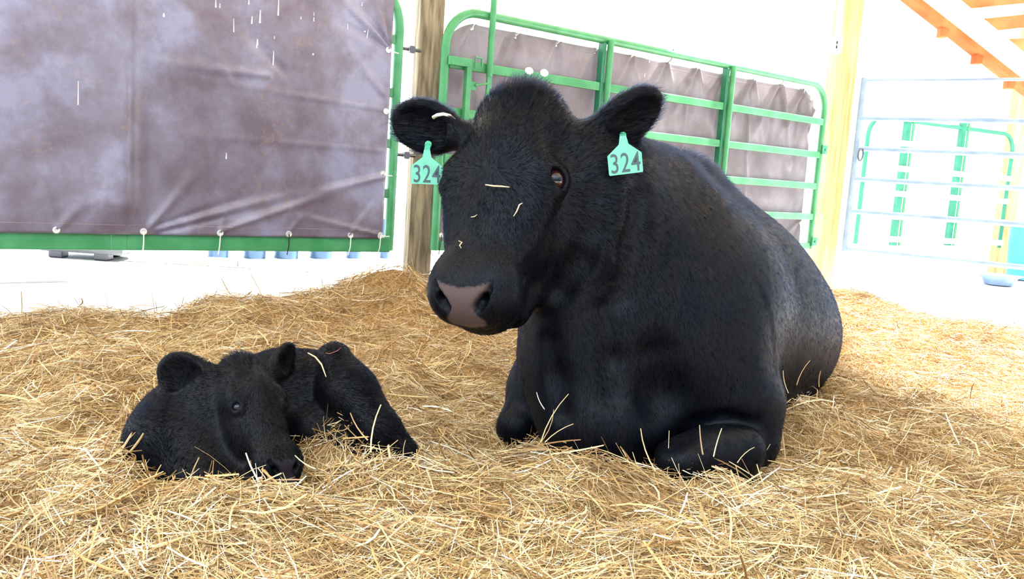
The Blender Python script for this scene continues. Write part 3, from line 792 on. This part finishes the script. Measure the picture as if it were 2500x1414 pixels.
parts = [strands(int(190000 * NH), None, (1.0, 8.4), 1.5, 21, .0012, .0028, .05, .16, -.012, .012, .03),
         strands(int(46000 * NH), None, (1.0, 8.0), 1.7, 22, .0018, .0036, .04, .15, .004, .026, .06),
         strands(int(6500 * NH), None, (1.0, 7.0), 1.5, 23,     .0028, .0058, .06, .20, .014, .036, .14)]
hv, hf = join(parts + STALKS)
hs = mesh_np('loose_hay', hv, hf, HAYM, smooth=False)
tag(hs, 'loose golden hay stalks strewn over the whole pen floor around both animals', 'hay', kind='stuff')

#@GATES
# ------------------------------------------------------------------ gates and tarps
class Plane:
    def __init__(s, a, b):
        s.a = np.array([a[0], a[1], 0.]); d = np.array([b[0] - a[0], b[1] - a[1], 0.]); s.L = np.linalg.norm(d); s.e = d / s.L
        s.n = np.array([s.e[1], -s.e[0], 0.]);                     # towards the camera
    def p(s, t, z, o=0.): return s.a + s.e * t + s.n * o + np.array([0, 0, z])
    def at(s, px, py, o=0.):
        v = fw + RT * ((px - 1250) / F) - UP * ((py - 707) / F)
        k = ((s.a + s.n * o - CAM) @ s.n) / (v @ s.n); q = CAM + v * k - s.a
        return q @ s.e, q[2]
    def bar(s, t0, t1, z0, z1, o, th, mb=None):
        mb = mb or MB()
        c = s.p((t0 + t1) / 2, (z0 + z1) / 2, o); mb.box(c, [s.e, s.n, [0, 0, 1]], ((t1 - t0) / 2, th / 2, (z1 - z0) / 2)); return mb

RG = Plane(g2(1060, 611, .36), g2(1975, 607, .36))
LG = Plane(g2(0, 603, .36), g2(948, 611, .36))
# extend the left gate beyond the frame
def rounded_frame(pl, t0, t1, z0, z1, rad, r, name, m, parent, bottom=False):
    pts = [pl.p(t0, z0), pl.p(t0, z1 - rad)]
    for i in range(1, 9):
        a = math.pi / 2 * i / 8; pts.append(pl.p(t0 + rad - rad * math.cos(a), z1 - rad + rad * math.sin(a)))
    for i in range(0, 8):
        a = math.pi / 2 * i / 8; pts.append(pl.p(t1 - rad + rad * math.sin(a), z1 - rad + rad * math.cos(a)))
    pts += [pl.p(t1, z1 - rad), pl.p(t1, z0)]
    return MB().tube(pts, r, 14).build(name, m, parent, smooth=True)

# ---- right gate
rg = empty('farm_gate', RG.p(0, .3)); tag(rg, 'green steel farm gate behind the cow, its rails in front of a grey tarp', 'gate')
rounded_frame(RG, 0, RG.L, .36, 1.66, .20, .024, 'outer_frame', GREEN, rg)
RAILS = [.385, .62, .865, 1.115, 1.375]
for i, z in enumerate(RAILS):
    RG.bar(.02, RG.L - .02, z - .026, z + .026, .004, .032).build('rail', GREEN, rg, bevel=.006)
for px in (1484, 1788):
    t, z = RG.at(px, 180, .03)
    MB().tube([RG.p(t, .36, .035), RG.p(t, 1.655, .035)], .021, 12).build('upright', GREEN, rg, smooth=True)
    RG.bar(t - .052, t - .024, .36, 1.64, .004, .045).build('channel', GREEN_D, rg, bevel=.003)
t, z = RG.at(1197, 100, .03)
MB().tube([RG.p(t, 1.98, .04), RG.p(t, 1.36, .04), RG.p(t, 1.33, .04)], .018, 12).build('latch_rod', GREEN, rg, smooth=True)
RG.bar(t - .016, t + .016, 1.11, 1.335, .04, .014).build('latch_strap', GREEN, rg, bevel=.003)
t2, _ = RG.at(1140, 220, .04)
mb = RG.bar(t2 - .017, t2 + .017, .88, 1.37, .04, .03); RG.bar(.0, t2 + .02, 1.362, 1.408, .042, .03, mb); mb.build('latch_frame', GREEN, rg, bevel=.004)
mb = RG.bar(t2 + .012, t2 + .055, 1.245, 1.29, .045, .006); mb.tube([RG.p(t2 + .045, 1.27, .055), RG.p(t - .005, 1.295, .062)], .006, 8); mb.build('latch_pin', GREEN, rg)
t3, _ = RG.at(1160, 150, .04)
mb = MB(); mb.tube([RG.p(t3 - .012, 1.36, .06), RG.p(t3 - .012, 1.42, .06), RG.p(t3 + .03, 1.418, .06), RG.p(t3 + .034, 1.375, .06)], .006, 8); mb.build('hook', GREEN, rg, smooth=True)
for px, py in ((1292, 173), (1329, 178)):
    t, z = RG.at(px, py, .022)
    MB().disc(RG.p(t, z, .0215), RG.n, .021, .001, 24, 1.5, RG.e).build('sticker', WHITE, rg)
for z in (1.16, .42):
    mb = RG.bar(RG.L - .02, RG.L + .05, z - .035, z + .035, .03, .012); mb.disc(RG.p(RG.L + .02, z, .04), RG.n, .009, .004, 12)
    mb.build('hinge_plate', GREEN_D, rg, bevel=.002)
# ---- left gate
lg = empty('farm_gate', LG.p(0, .3)); tag(lg, 'green steel farm gate on the left, mostly covered by a purple brown tarp', 'gate')
T0 = -1.2
rounded_frame(LG, T0, LG.L, .36, 1.76, .26, .025, 'outer_frame', GREEN, lg)
LG.bar(T0, LG.L, .352, .43, .0, .05).build('bottom_rail', GREEN, lg, bevel=.006)
for z in (.66, .92, 1.18, 1.45): LG.bar(T0 + .02, LG.L - .02, z - .024, z + .024, -.004, .03).build('rail', GREEN, lg, bevel=.005)
for px in (290,):
    t, z = LG.at(px, 300); LG.bar(t - .035, t + .035, .352, 1.74, .004, .05).build('upright', GREEN, lg, bevel=.006)
for py in (117, 378):
    t, z = LG.at(975, py); mb = MB(); mb.tube([LG.p(LG.L, z), LG.p(LG.L + .13, z)], .009, 8); mb.disc(LG.p(LG.L + .075, z, 0), LG.n, .022, .014, 6)
    mb.build('hinge_bolt', STEEL, lg)

# ---- tarps
def tarp_material(name, c1, c2, c3, dirt, rough, transl):
    m = bpy.data.materials.new(name); m.use_nodes = True; nt = m.node_tree; N = nt.nodes; L = nt.links
    b = N['Principled BSDF']; b.inputs['Specular IOR Level'].default_value = .6
    tc = N.new('ShaderNodeTexCoord')
    n = N.new('ShaderNodeTexNoise'); n.inputs['Scale'].default_value = 3.2; n.inputs['Detail'].default_value = 8; n.inputs['Roughness'].default_value = .62; L.new(tc.outputs['Object'], n.inputs['Vector'])
    r = N.new('ShaderNodeValToRGB'); e = r.color_ramp.elements; e[0].position = .36; e[0].color = (*c1, 1); e[1].position = .60; e[1].color = (*c2, 1)
    q = r.color_ramp.elements.new(.49); q.color = (*c3, 1)
    L.new(n.outputs['Fac'], r.inputs['Fac'])
    n3 = N.new('ShaderNodeTexNoise'); n3.inputs['Scale'].default_value = 55; n3.inputs['Detail'].default_value = 3; L.new(tc.outputs['Object'], n3.inputs['Vector'])
    n4 = N.new('ShaderNodeTexNoise'); n4.inputs['Scale'].default_value = 5; n4.inputs['Detail'].default_value = 2; L.new(tc.outputs['Object'], n4.inputs['Vector'])
    mu = N.new('ShaderNodeMath'); mu.operation = 'MULTIPLY'; L.new(n3.outputs['Fac'], mu.inputs[0]); L.new(n4.outputs['Fac'], mu.inputs[1])
    r2 = N.new('ShaderNodeMapRange'); r2.inputs['From Min'].default_value = .34; r2.inputs['From Max'].default_value = .40; r2.inputs['To Max'].default_value = dirt; L.new(mu.outputs[0], r2.inputs['Value'])
    mx = N.new('ShaderNodeMix'); mx.data_type = 'RGBA'; L.new(r2.outputs[0], mx.inputs['Factor']); L.new(r.outputs['Color'], mx.inputs['A']); mx.inputs['B'].default_value = (*lin(150, 120, 90), 1)
    L.new(mx.outputs['Result'], b.inputs['Base Color'])
    rr = N.new('ShaderNodeMapRange'); rr.inputs['From Min'].default_value = .35; rr.inputs['From Max'].default_value = .65
    rr.inputs['To Min'].default_value = rough + .1; rr.inputs['To Max'].default_value = rough - .03; L.new(n.outputs['Fac'], rr.inputs['Value']); L.new(rr.outputs[0], b.inputs['Roughness'])
    bp = N.new('ShaderNodeBump'); bp.inputs['Strength'].default_value = .12; bp.inputs['Distance'].default_value = .01
    n5 = N.new('ShaderNodeTexNoise'); n5.inputs['Scale'].default_value = 11; n5.inputs['Detail'].default_value = 5; L.new(tc.outputs['Object'], n5.inputs['Vector'])
    L.new(n5.outputs['Fac'], bp.inputs['Height']); L.new(bp.outputs[0], b.inputs['Normal'])
    if transl:
        tr = N.new('ShaderNodeBsdfTranslucent'); L.new(mx.outputs['Result'], tr.inputs['Color'])
        ms = N.new('ShaderNodeMixShader'); ms.inputs[0].default_value = transl; L.new(b.outputs[0], ms.inputs[1]); L.new(tr.outputs[0], ms.inputs[2])
        L.new(ms.outputs[0], N['Material Output'].inputs['Surface'])
    return m
TARP_L = tarp_material('purple_brown_vinyl', lin(96, 84, 98), lin(134, 132, 158), lin(114, 106, 124), .3, .36, 0)
TARP_R = tarp_material('grey_brown_vinyl', lin(134, 126, 130), lin(160, 152, 158), lin(148, 138, 144), .2, .40, .5)
SPLASH = mat('white_splash', (.8, .8, .82), .7)
THREAD = mat('hem_thread', lin(150, 130, 130), .7)
GROM = mat('grommet_metal', (.85, .84, .82), .3, metal=.6)

def seg_fold(Tt, Zz, a, b, wd, amp, taper=1.0):
    ax, az = a; bx, bz = b; dx, dz = bx - ax, bz - az; l2 = dx * dx + dz * dz
    t = ((Tt - ax) * dx + (Zz - az) * dz) / l2; tc_ = np.clip(t, 0, 1)
    dd = np.hypot(Tt - ax - tc_ * dx, Zz - az - tc_ * dz)
    ww = wd * (.35 + .65 * tc_)
    return amp * np.exp(-(dd / ww) ** 2) * np.clip(1.15 - tc_ * taper, 0, 1) * np.clip(t * 8 + .6, 0, 1)
def tarp(pl, poly_lo, poly_hi, t0, t1, off, folds, disp, mm, label, marks=(), step=.012, hem=()):
    """sheet between lower edge poly_lo(t) and upper edge poly_hi(t)"""
    nt_ = int((t1 - t0) / step); nz = int(1.35 / step)
    Tt = np.linspace(t0, t1, nt_ + 1)[:, None] * np.ones(nz + 1); a = np.linspace(0, 1, nz + 1)[None]
    lo = poly_lo(Tt); hi = poly_hi(Tt); Zz = lo + (hi - lo) * a
    D = disp(Tt, Zz)
    for f in folds: D = D + seg_fold(Tt, Zz, *f)
    thick = .0012
    V_ = []
    for sgn in (1, -1):
        V_.append((pl.a + pl.e * Tt[..., None] + pl.n * (off + D + sgn * thick)[..., None] + np.array([0, 0, 1.]) * Zz[..., None]).reshape(-1, 3))
    n1 = (nt_ + 1) * (nz + 1); I_ = np.arange(n1).reshape(nt_ + 1, nz + 1)
    f1 = np.stack([I_[:-1, :-1], I_[1:, :-1], I_[1:, 1:], I_[:-1, 1:]], -1).reshape(-1, 4)
    f2 = f1[:, ::-1] + n1
    rim = []
    bd = list(I_[:, 0]) + list(I_[-1, 1:]) + list(I_[-2::-1, -1]) + list(I_[0, -2:0:-1])
    for i in range(len(bd)):
        x, y = bd[i], bd[(i + 1) % len(bd)]; rim.append((y, x, x + n1, y + n1))
    Fa = np.concatenate([f1, f2, np.array(rim)]); mi = np.zeros(len(Fa), int)
    VV = np.concatenate(V_); 
    def surf(t, z, o=.0):
        dd = disp(np.array([[t]]), np.array([[z]]))
        for f in folds: dd = dd + seg_fold(np.array([[t]]), np.array([[z]]), *f)
        return pl.p(t, z, off + float(dd[0, 0]) + thick + o)
    ex = []; n = len(VV)
    for (px, py, ln, wd) in marks:
        t, z = pl.at(px, py, off); k = CAM_H * 0 + np.linalg.norm(pl.p(t, z) - CAM) / F
        for (zz0, zz1, w0) in ((0, ln, wd), ):
            q = [surf(t - w0 * k * .25, z, .0008), surf(t + w0 * k * .25, z, .0008), surf(t + w0 * k * .6, z - ln * k, .0008), surf(t - w0 * k * .6, z - ln * k, .0008)]
            VV = np.concatenate([VV, np.array(q)]); ex.append((n, n + 3, n + 2, n + 1)); n += 4
    if ex: Fa = np.concatenate([Fa, np.array(ex)]); mi = np.concatenate([mi, np.ones(len(ex), int)])
    # stitched hem lines
    exh = []
    for (side, inset) in hem:
        ts_ = np.linspace(t0 + .02, t1 - .02, 120)
        for i in range(119):
            q = []
            for t in (ts_[i], ts_[i + 1]):
                z = float(poly_lo(np.array(t))) + inset if side == 'lo' else float(poly_hi(np.array(t))) - inset
                q.append((t, z))
            for (t, z), o in ((q[0], 0), (q[1], 0), (q[1], .0022), (q[0], .0022)): VV = np.concatenate([VV, [surf(t, z + o, .0008)]])
            exh.append((n, n + 1, n + 2, n + 3)); n += 4
    if exh: Fa = np.concatenate([Fa, np.array(exh)]); mi = np.concatenate([mi, np.full(len(exh), 2)])
    root = empty('tarp', pl.p((t0 + t1) / 2, .4, off)); tag(root, label, 'tarp')
    mesh_np('sheet', VV, Fa, None, root, mats=[mm, SPLASH, THREAD], midx=mi)
    return root, surf
def grommet(pl, surf, root, t, z, tie=None, tm=None, r=.012):
    mb = MB(); c = surf(t, z, .002); n = 14
    ring = [c + r * (pl.e * math.cos(a) + np.array([0, 0, 1]) * math.sin(a)) for a in np.linspace(0, 2 * math.pi, n + 1)]
    mb.tube(ring, .004, 6, cap=False); mb.disc(c - pl.n * .001, pl.n, r * .9, .001, 14)
    g = mb.build('grommet', GROM, root, smooth=True)
    if tie is not None:
        pts = [c + pl.n * .006] + [pl.p(*q) for q in tie]
        MB().tube(pts, .0028, 6).build('cable_tie', tm or WHITE, g, smooth=True)

# left tarp
A_ = lambda px, py: LG.at(px, py, .04)
tl, zl = A_(950, 580)
lowz = lambda t: .425 + 0 * t
tR = A_(948, 300)[0]
def lhi(t): return 1.74 - .55 * np.clip((t - (LG.L - .30)) / .30, 0, 1) ** 3 * .3
fx, _ = A_(305, 300)
def ldisp(t, z):
    b = .045 * np.exp(-(np.maximum(fx - t, 0) / .12) ** 2) * np.exp(-(np.maximum(t - fx, 0) / .035) ** 2) - .010 * np.exp(-((t - fx - .10) / .05) ** 2)
    b = b * np.clip((z - .40) * 6, 0, 1)
    b = b + .012 * (vnoise(t * 3, z * 2.2, 4) - .5) + .006 * (vnoise(t * 8, z * 5, 6) - .5)
    return b
F_ = lambda x1, y1, x2, y2, w_, am, tp=1.0: (A_(x1, y1), A_(x2, y2), w_, am, tp)
lf = [F_(360, 562, 480, 420, .03, .02), F_(365, 560, 640, 470, .028, -.018), F_(370, 562, 720, 480, .03, .022), F_(380, 568, 900, 440, .03, -.02), F_(535, 565, 930, 430, .028, .02),
      F_(940, 430, 560, 520, .03, .016), F_(930, 575, 700, 520, .02, .015), F_(850, 575, 935, 470, .02, .014), F_(140, 560, 95, 430, .03, .012), F_(140, 560, 230, 470, .03, .012),
      F_(955, 122, 780, -60, .022, .022), F_(955, 122, 840, -60, .018, -.018), F_(955, 122, 900, -40, .016, .02), F_(955, 122, 700, -20, .03, -.012), F_(955, 122, 930, -60, .014, -.014),
      F_(700, 180, 480, -60, .05, -.014), F_(660, 185, 380, 150, .035, .014, .6), F_(560, 200, 430, -40, .05, .012), F_(945, 240, 800, 60, .035, .010), F_(945, 270, 360, 170, .02, .007), F_(945, 370, 350, 320, .018, .005),
      F_(705, 572, 760, 500, .02, .010), F_(537, 568, 560, 480, .02, .010), F_(350, 566, 330, 470, .02, .01)]
marks = [(527, 0, 16, 3), (537, 8, 10, 2), (607, 0, 10, 3), (571, 45, 30, 2), (615, 40, 16, 3), (635, 25, 28, 3.5), (680, 0, 34, 3), (670, 88, 64, 2.5), (630, 95, 14, 4), (628, 108, 8, 3), (767, 30, 20, 2),
         (892, 50, 26, 3), (898, 60, 30, 2), (885, 5, 8, 2), (191, 198, 50, 2.2), (552, 373, 14, 2.5), (400, 32, 8, 4), (850, 58, 12, 1.5), (765, 130, 4, 4), (735, 40, 6, 2)]
tarpL, sL = tarp(LG, lowz, lhi, T0 + .05, tR, .036, lf, ldisp, TARP_L, 'purple brown vinyl tarp with white splashes tied over the left gate', marks, hem=(('lo', .042),))
for px, py, tm in ((137, 560, None), (350, 566, WHITE), (536, 566, WHITE), (705, 571, BLACKP), (855, 575, WHITE), (927, 574, WHITE)):
    t, z = LG.at(px, py, .042)
    grommet(LG, sL, tarpL, t, .44, [(t, .38, .05), (t + .003, .335, .02)] if tm else None, tm)
for px, py, dd in ((953, 122, 1), (950, 273, 0), (942, 425, 1), (929, 574, 1)):
    t, z = LG.at(px, py, .042); t = tR - .018
    grommet(LG, sL, tarpL, t, z, [(t + .04, z - .008, .035), (LG.L + .03, z - .01, 0.0)] if dd else None)

# right tarp, on the far side of the rails
rlo = lambda t: .395 + 0 * t
def rhi(t): return 1.61 - .16 * np.clip(1 - t / .22, 0, 1) ** 2 - .13 * np.clip(1 - (RG.L - t) / .28, 0, 1) ** 2
B_ = lambda px, py: RG.at(px, py, -.05)
Q_ = lambda x1, y1, x2, y2, w_, am, tp=1.0: (B_(x1, y1), B_(x2, y2), w_, am, tp)
rgx = [(1155, 32), (1265, 60), (1366, 79), (1460, 97), (1545, 117), (1629, 137), (1702, 154), (1772, 170), (1840, 184), (1902, 197), (1960, 211), (2008, 232)]
rf = []
for i, (x, y) in enumerate(rgx[:-1]):
    s = 1 + .12 * i
    rf += [Q_(x, y, x - 60, y + 130, .035, .018 * s), Q_(x, y, x - 28, y + 170, .03, -.014 * s), Q_(x, y, x + 22, y + 150, .03, .012 * s)]
rf += [Q_(1160, 35, 1090, 150, .05, .03), Q_(1120, 20, 1080, 110, .03, -.02), Q_(1680, 190, 1660, 420, .02, .018, .5), Q_(1830, 230, 1815, 520, .03, .02, .4), Q_(1905, 200, 1930, 400, .035, .03, .5), Q_(1965, 215, 1990, 420, .03, -.03, .5),
       Q_(2000, 240, 1960, 330, .03, .03), Q_(1990, 500, 1900, 590, .03, .03), Q_(1985, 480, 1930, 600, .02, -.03), Q_(1240, 90, 1180, 240, .03, -.02), Q_(1130, 180, 1090, 290, .03, .025), Q_(1150, 160, 1160, 280, .02, -.02)]
rdisp = lambda t, z: .014 * (vnoise(t * 3.3, z * 2.5, 9) - .5) + .008 * (vnoise(t * 9, z * 4, 10) - .5)
tarpR, sR = tarp(RG, rlo, rhi, .035, RG.L - .07, -.055, rf, rdisp, TARP_R, 'grey brown tarp hanging behind the rails of the gate behind the cow', [(1586, 140, 12, 2), (1575, 178, 10, 1.5)], hem=(('hi', .035), ('lo', .035)))
for i, (px, py) in enumerate(rgx):
    t, z = RG.at(px, py, -.04); t = min(max(t, .06), RG.L - .12); z = float(rhi(np.array(t))) - .018
    grommet(RG, sR, tarpR, t, z, [(t + .008, z + .03, -.01), (t + .012, 1.692, .002), (t + .01, 1.68, -.03)], BLACKP if i in (5, 9) else WHITE)
t, z = RG.at(1067, 575, -.04); grommet(RG, sR, tarpR, .075, z, [(.03, z - .02, .02), (.01, .34, .03)], BLACKP)
t, z = RG.at(1078, 152, -.04); grommet(RG, sR, tarpR, .065, z, [(.02, z + .004, .03)])

# ------------------------------------------------------------------ posts
def post(name, px1, px2, py, d, w2, m, label, z0=0., z1=3.2, rotdir=None):
    a = P((px1 + px2) / 2, py, d); e = norm(rotdir) if rotdir is not None else np.array([1., 0, 0]); n = np.array([e[1], -e[0], 0])
    hw = (px2 - px1) * d / F / 2
    mb = MB(); mb.box((a[0], a[1], (z0 + z1) / 2), [e, n, [0, 0, 1]], (hw, w2, (z1 - z0) / 2)); o = mb.build(name, m, bevel=.006)
    tag(o, label, 'post'); return o
post('wooden_post', 1004, 1062, 350, 4.98, .07, WOOD_OLD, 'weathered square wooden post between the two green gates', rotdir=[.95, .3, 0])
RP = P(2030, 400, 7.62)
rp = empty('wooden_post', (RP[0], RP[1], 0)); tag(rp, 'pale yellow timber post at the right end of the far green gate', 'post')
mb = MB(); mb.box((RP[0], RP[1], 1.7), [[.9, .43, 0], [.43, -.9, 0], [0, 0, 1]], (.075, .09, 1.7)); mb.build('timber', WOOD_Y, rp, bevel=.006)
mb = MB(); mb.box((RP[0] - .06, RP[1] - .11, 1.95), [[.9, .43, 0], [.43, -.9, 0], [0, 0, 1]], (.05, .025, 1.3)); mb.build('nailed_board', WOOD_Y, rp, bevel=.004)
cb = P(2040, 110, 7.30)
con = empty('electrical_conduit', (cb[0], cb[1], cb[2])); tag(con, 'white conduit pipe with a switch box fixed to the yellow timber post', 'conduit')
MB().box(cb, np.eye(3), (.045, .03, .066)).build('switch_box', WHITE, con, bevel=.006)
MB().tube([cb, (cb[0], cb[1], 3.2)], .016, 10).build('conduit_pipe', WHITE, con, smooth=True)
mb = MB(); mb.box(cb + np.array([0, -.031, .015]), np.eye(3), (.006, .002, .012)); mb.box(cb + np.array([0, -.031, -.02]), np.eye(3), (.006, .002, .012)); mb.build('socket_slots', BLACKP, con)

# ------------------------------------------------------------------ pipe gate and pens on the right
WG = Plane((2.78, 7.62), (4.25, 6.55))
wg = empty('pipe_gate', WG.p(0, .3)); tag(wg, 'pale galvanised pipe gate on the right, next to the yellow timber post', 'gate')
for z in (.36, .68, .95, 1.2, 1.45): MB().tube([WG.p(0, z), WG.p(3.2, z)], .021, 10).build('pipe_rail', GALV, wg, smooth=True)
for t in (0, 3.2): MB().tube([WG.p(t, .34), WG.p(t, 1.78)], .023, 10).build('pipe_upright', GALV, wg, smooth=True)
MB().tube([WG.p(0, 1.76), WG.p(3.2, 1.76)], .012, 10).build('pipe_rail', GALV, wg, smooth=True)
mb = MB(); c = WG.p(.05, 1.2, .03)
mb.tube([c + np.array([math.cos(a) * .02, 0, -.05 + math.sin(a) * .05]) for a in np.linspace(0, 6.28, 12)], .006, 6); mb.build('chain', STEEL, wg, smooth=True)
def upto(px, py, d): q = P(px, py, d); return q
bgate = empty('farm_gate', P(2300, 600, 10)); tag(bgate, 'distant green farm gate, its rails coloured white for glare, seen through the pipe gate', 'gate')
BG = Plane(tuple(P(2105, 450, 9.2)[:2]), tuple(P(2460, 450, 10.4)[:2]))
for px in (2200, 2335):
    t, _ = BG.at(px, 430); z0 = BG.at(px, 600)[1]; z1 = BG.at(px, 285)[1]
    BG.bar(t - .035, t + .035, z0, z1, 0, .05).build('upright', GREEN_D, bgate, bevel=.004)
    MB().tube([BG.p(t + .075, z0, .02), BG.p(t + .075, z1, .02)], .014, 8).build('upright', GREEN, bgate, smooth=True)
z0 = BG.at(2105, 600)[1]
rounded_frame(BG, 0, BG.L, z0 + .02, 1.62, .2, .022, 'outer_frame', GREEN_D, bgate)
for z in (z0 + .08, .62, .86, 1.12, 1.38): BG.bar(.02, BG.L, z - .03, z + .03, .03, .03).build('rail', WHITE, bgate)  # overexposure put into the colour: green gate, rails made white
post('wooden_post', 2448, 2482, 450, 10.6, .08, WOOD_Y, 'far pale timber post at the right edge behind the pipe gate')
mb = MB(); c = P(2440, 668, 9.2); c[2] = .0
mb.tube([c + [0, 0, .01], c + [0, 0, .05], c + [0, 0, .10], c + [0, 0, .11]], [.13, .15, .19, .24], 20); tag(mb.build('feed_pan', GALV, smooth=True), 'shallow grey feed pan on the white floor by the far post', 'pan')
mb = MB(); c = P(2500, 610, 10.); mb.tube([(c[0], c[1], 0.02), (c[0], c[1], .3), (c[0], c[1], .6)], [.14, .16, .17], 20)
tag(mb.build('blue_barrel', mat('blue_plastic', lin(60, 140, 214), .4), smooth=True), 'blue plastic barrel cut off by the right edge', 'barrel')

# ------------------------------------------------------------------ barn ceiling, beams
cb_ = MB()
for k in range(24): cb_.box((8.0, 10.6 + k * .4 + .2, 3.12), np.eye(3), (10.5, .195, .02))
tag(cb_.build('ceiling', WOOD_PALE), kind='structure')
def beam(name, p1, p2, w_, h_, m, label):
    p1 = np.asarray(p1); p2 = np.asarray(p2); d = norm(p2 - p1); s = norm(np.cross(d, [0, 0, 1])); u = np.cross(s, d)
    o = MB().box((p1 + p2) / 2, [d, s, u], (np.linalg.norm(p2 - p1) / 2, w_ / 2, h_ / 2)).build(name, m, bevel=.004); tag(o, label, 'beam'); return o
br = empty('timber_brace', P(2560, 262, 7.2)); tag(br, 'diagonal timber brace rising from the right edge, its shaded underside coloured orange', 'beam')
def bar2(name, p1, p2, w_, h_, m):
    d = norm(p2 - p1); s_ = norm(np.cross(d, [0, 0, 1])); u = np.cross(s_, d)
    return MB().box((p1 + p2) / 2, [d, s_, u], (np.linalg.norm(p2 - p1) / 2, w_ / 2, h_ / 2)).build(name, m, br, bevel=.003)
bar2('bright_face', P(2235, -48, 6.4), P(2590, 240, 7.2), .06, .17, WOOD_PALE)  # brightly lit face of the brace, put in as pale wood
bar2('shaded_underside', P(2190, -30, 6.4), P(2560, 262, 7.2), .10, .06, WOOD_OR)  # shaded underside of the same brace, put in as orange wood
for f in (.30, .52, .74):
    c0 = P(2190, -30, 6.4) * (1 - f) + P(2560, 262, 7.2) * f; MB().box(c0 + np.array([-.02, 0, -.045]), np.eye(3), (.03, .04, .035)).build('shading_scallop', WOOD_OR, br, bevel=.008)  # added blocks stand for the scalloped shading along the underside
for i, (x1, y1, x2, y2) in enumerate(((2330, 8, 2560, -14), (2400, 62, 2600, 40), (2460, 112, 2620, 98))):
    beam('roof_joist', P(x1, y1, 6.9), P(x2, y2, 7.3), .05, .10, WOOD_OR, ('uppermost short orange roof joist at the top right corner', 'middle short orange roof joist in the top right corner', 'lowest short orange roof joist at the right edge')[i])

# ------------------------------------------------------------------ yard behind the left gate
kb = MB(); a = G(-300, 698, 0); b = G(830, 672, 0); d = norm(b - a); kb.box((a + b) / 2 + [0, 0, .008], [d, np.cross([0, 0, 1], d), [0, 0, 1]], (np.linalg.norm(b - a) / 2, .03, .008))
tag(kb.build('trim_1', KERB, bevel=.004), kind='structure')
BUCK = mat('blue_bucket_plastic', lin(50, 84, 118), .4)
for i, (px, w_) in enumerate(((532, 56), (621, 60), (698, 66), (783, 62), (862, 40), (938, 26))):
    q = G(px, 630, 0); d = (q - CAM) @ fw; mb = MB(); r = w_ * d / F / 2
    mb.tube([(q[0], q[1], .0), (q[0], q[1], .16), (q[0], q[1], .33), (q[0], q[1], .34)], [r * .86, r * .95, r, r * 1.08], 20)
    tag(mb.build('bucket', BUCK, smooth=True), ('leftmost blue bucket seen below the left gate', 'second blue bucket from the left below the gate', 'third blue bucket from the left below the gate',
        'fourth blue bucket from the left below the gate', 'fifth blue bucket, partly hidden behind the hay heap', 'last blue bucket, seen beside the weathered post')[i], 'bucket', 'blue buckets below the left gate')
car = G(195, 636, 0)
vt = empty('utility_trailer', car); tag(vt, 'dark machine chassis on a wheel behind the left gate, only its underside showing', 'trailer')
MB().box(car + np.array([0, .2, .20]), np.eye(3), (.30, .2, .15)).build('chassis', mat('dark_grey_steel', lin(84, 88, 92), .6), vt, bevel=.02)
for x in (-.2, .12): MB().box(car + np.array([x, .1, .035]), np.eye(3), (.05, .05, .034)).build('foot', STEEL, vt, bevel=.01)
wq = G(262, 630, 0); MB().disc((wq[0], wq[1] + .1, .2), [0, 1, 0], .2, .06, 28).build('wheel', BLACKP, vt, bevel=.01)
q = G(560, 652, 0) + np.array([0, 0, .032])
lv = empty('board', q); tag(lv, 'long white board with orange and blue printed ends on the floor under the gate', 'board')
dd = norm(np.array([1, .08, 0]))
MB().box(q, [dd, [0, 0, 1], np.cross(dd, [0, 0, 1])], (.70, .03, .02)).build('plank', WHITE, lv)
for x, w_, cc in ((-.33, .05, (232, 170, 140)), (-.2, .04, (232, 160, 130)), (.0, .07, (176, 160, 214)), (.1, .04, (226, 160, 190))):
    MB().box(q + dd * x + np.array([0, -.021, 0]), [dd, [0, 0, 1], np.cross(dd, [0, 0, 1])], (w_, .022, .003)).build('printed_panel', mat('print', lin(*cc), .5), lv)

# ------------------------------------------------------------------ straws on the animals
STRAW = mat('straw', lin(196, 164, 124), .6)
def on_body(px, py, Vb, off=.004):
    """point of an animal's surface under the pixel, lifted a little"""
    q = Vb - CAM; dpt = q @ fw; x = 1250 + F * (q @ RT) / dpt; y = 707 - F * (q @ UP) / dpt
    m = (np.hypot(x - px, y - py) < 9)
    if not m.any(): m = (np.hypot(x - px, y - py) < 25)
    dm = dpt[m].min() if m.any() else 2.0
    return P(px, py, dm - off)
def straw(pts, Vb, r, label, m=STRAW, off=.010):
    q = [on_body(x, y, Vb, off) for x, y in pts]
    o = MB().tube(q, [r * .7] + [r] * (len(q) - 2) + [r * .5], 6).build('straw', m, smooth=True); tag(o, label, 'straw'); return o
straw([(1185, 451), (1205, 454), (1225, 455), (1244, 457)], V, .0019, 'short flat straw lying across the forehead of the cow')
straw([(1275, 496), (1268, 500), (1262, 515), (1254, 528)], V, .0014, 'thin bent straw on the bridge of the nose below the eye of the cow')
straw([(1120, 588), (1128, 592), (1122, 599), (1126, 606)], V, .0012, 'tiny curled straw on the left edge of the face of the cow')
straw([(1150, 530), (1158, 529), (1165, 524)], V, .001, 'tiny pale straw on the upper nose of the cow')
straw([(752, 862), (770, 872), (785, 890), (796, 920)], V2, .002, 'pinkish straw lying on the back of the calf')
straw([(795, 862), (805, 864), (825, 856), (833, 848)], V2, .001, 'thin red brown stem on the hip of the calf', mat('red_stem', lin(130, 70, 50), .6))
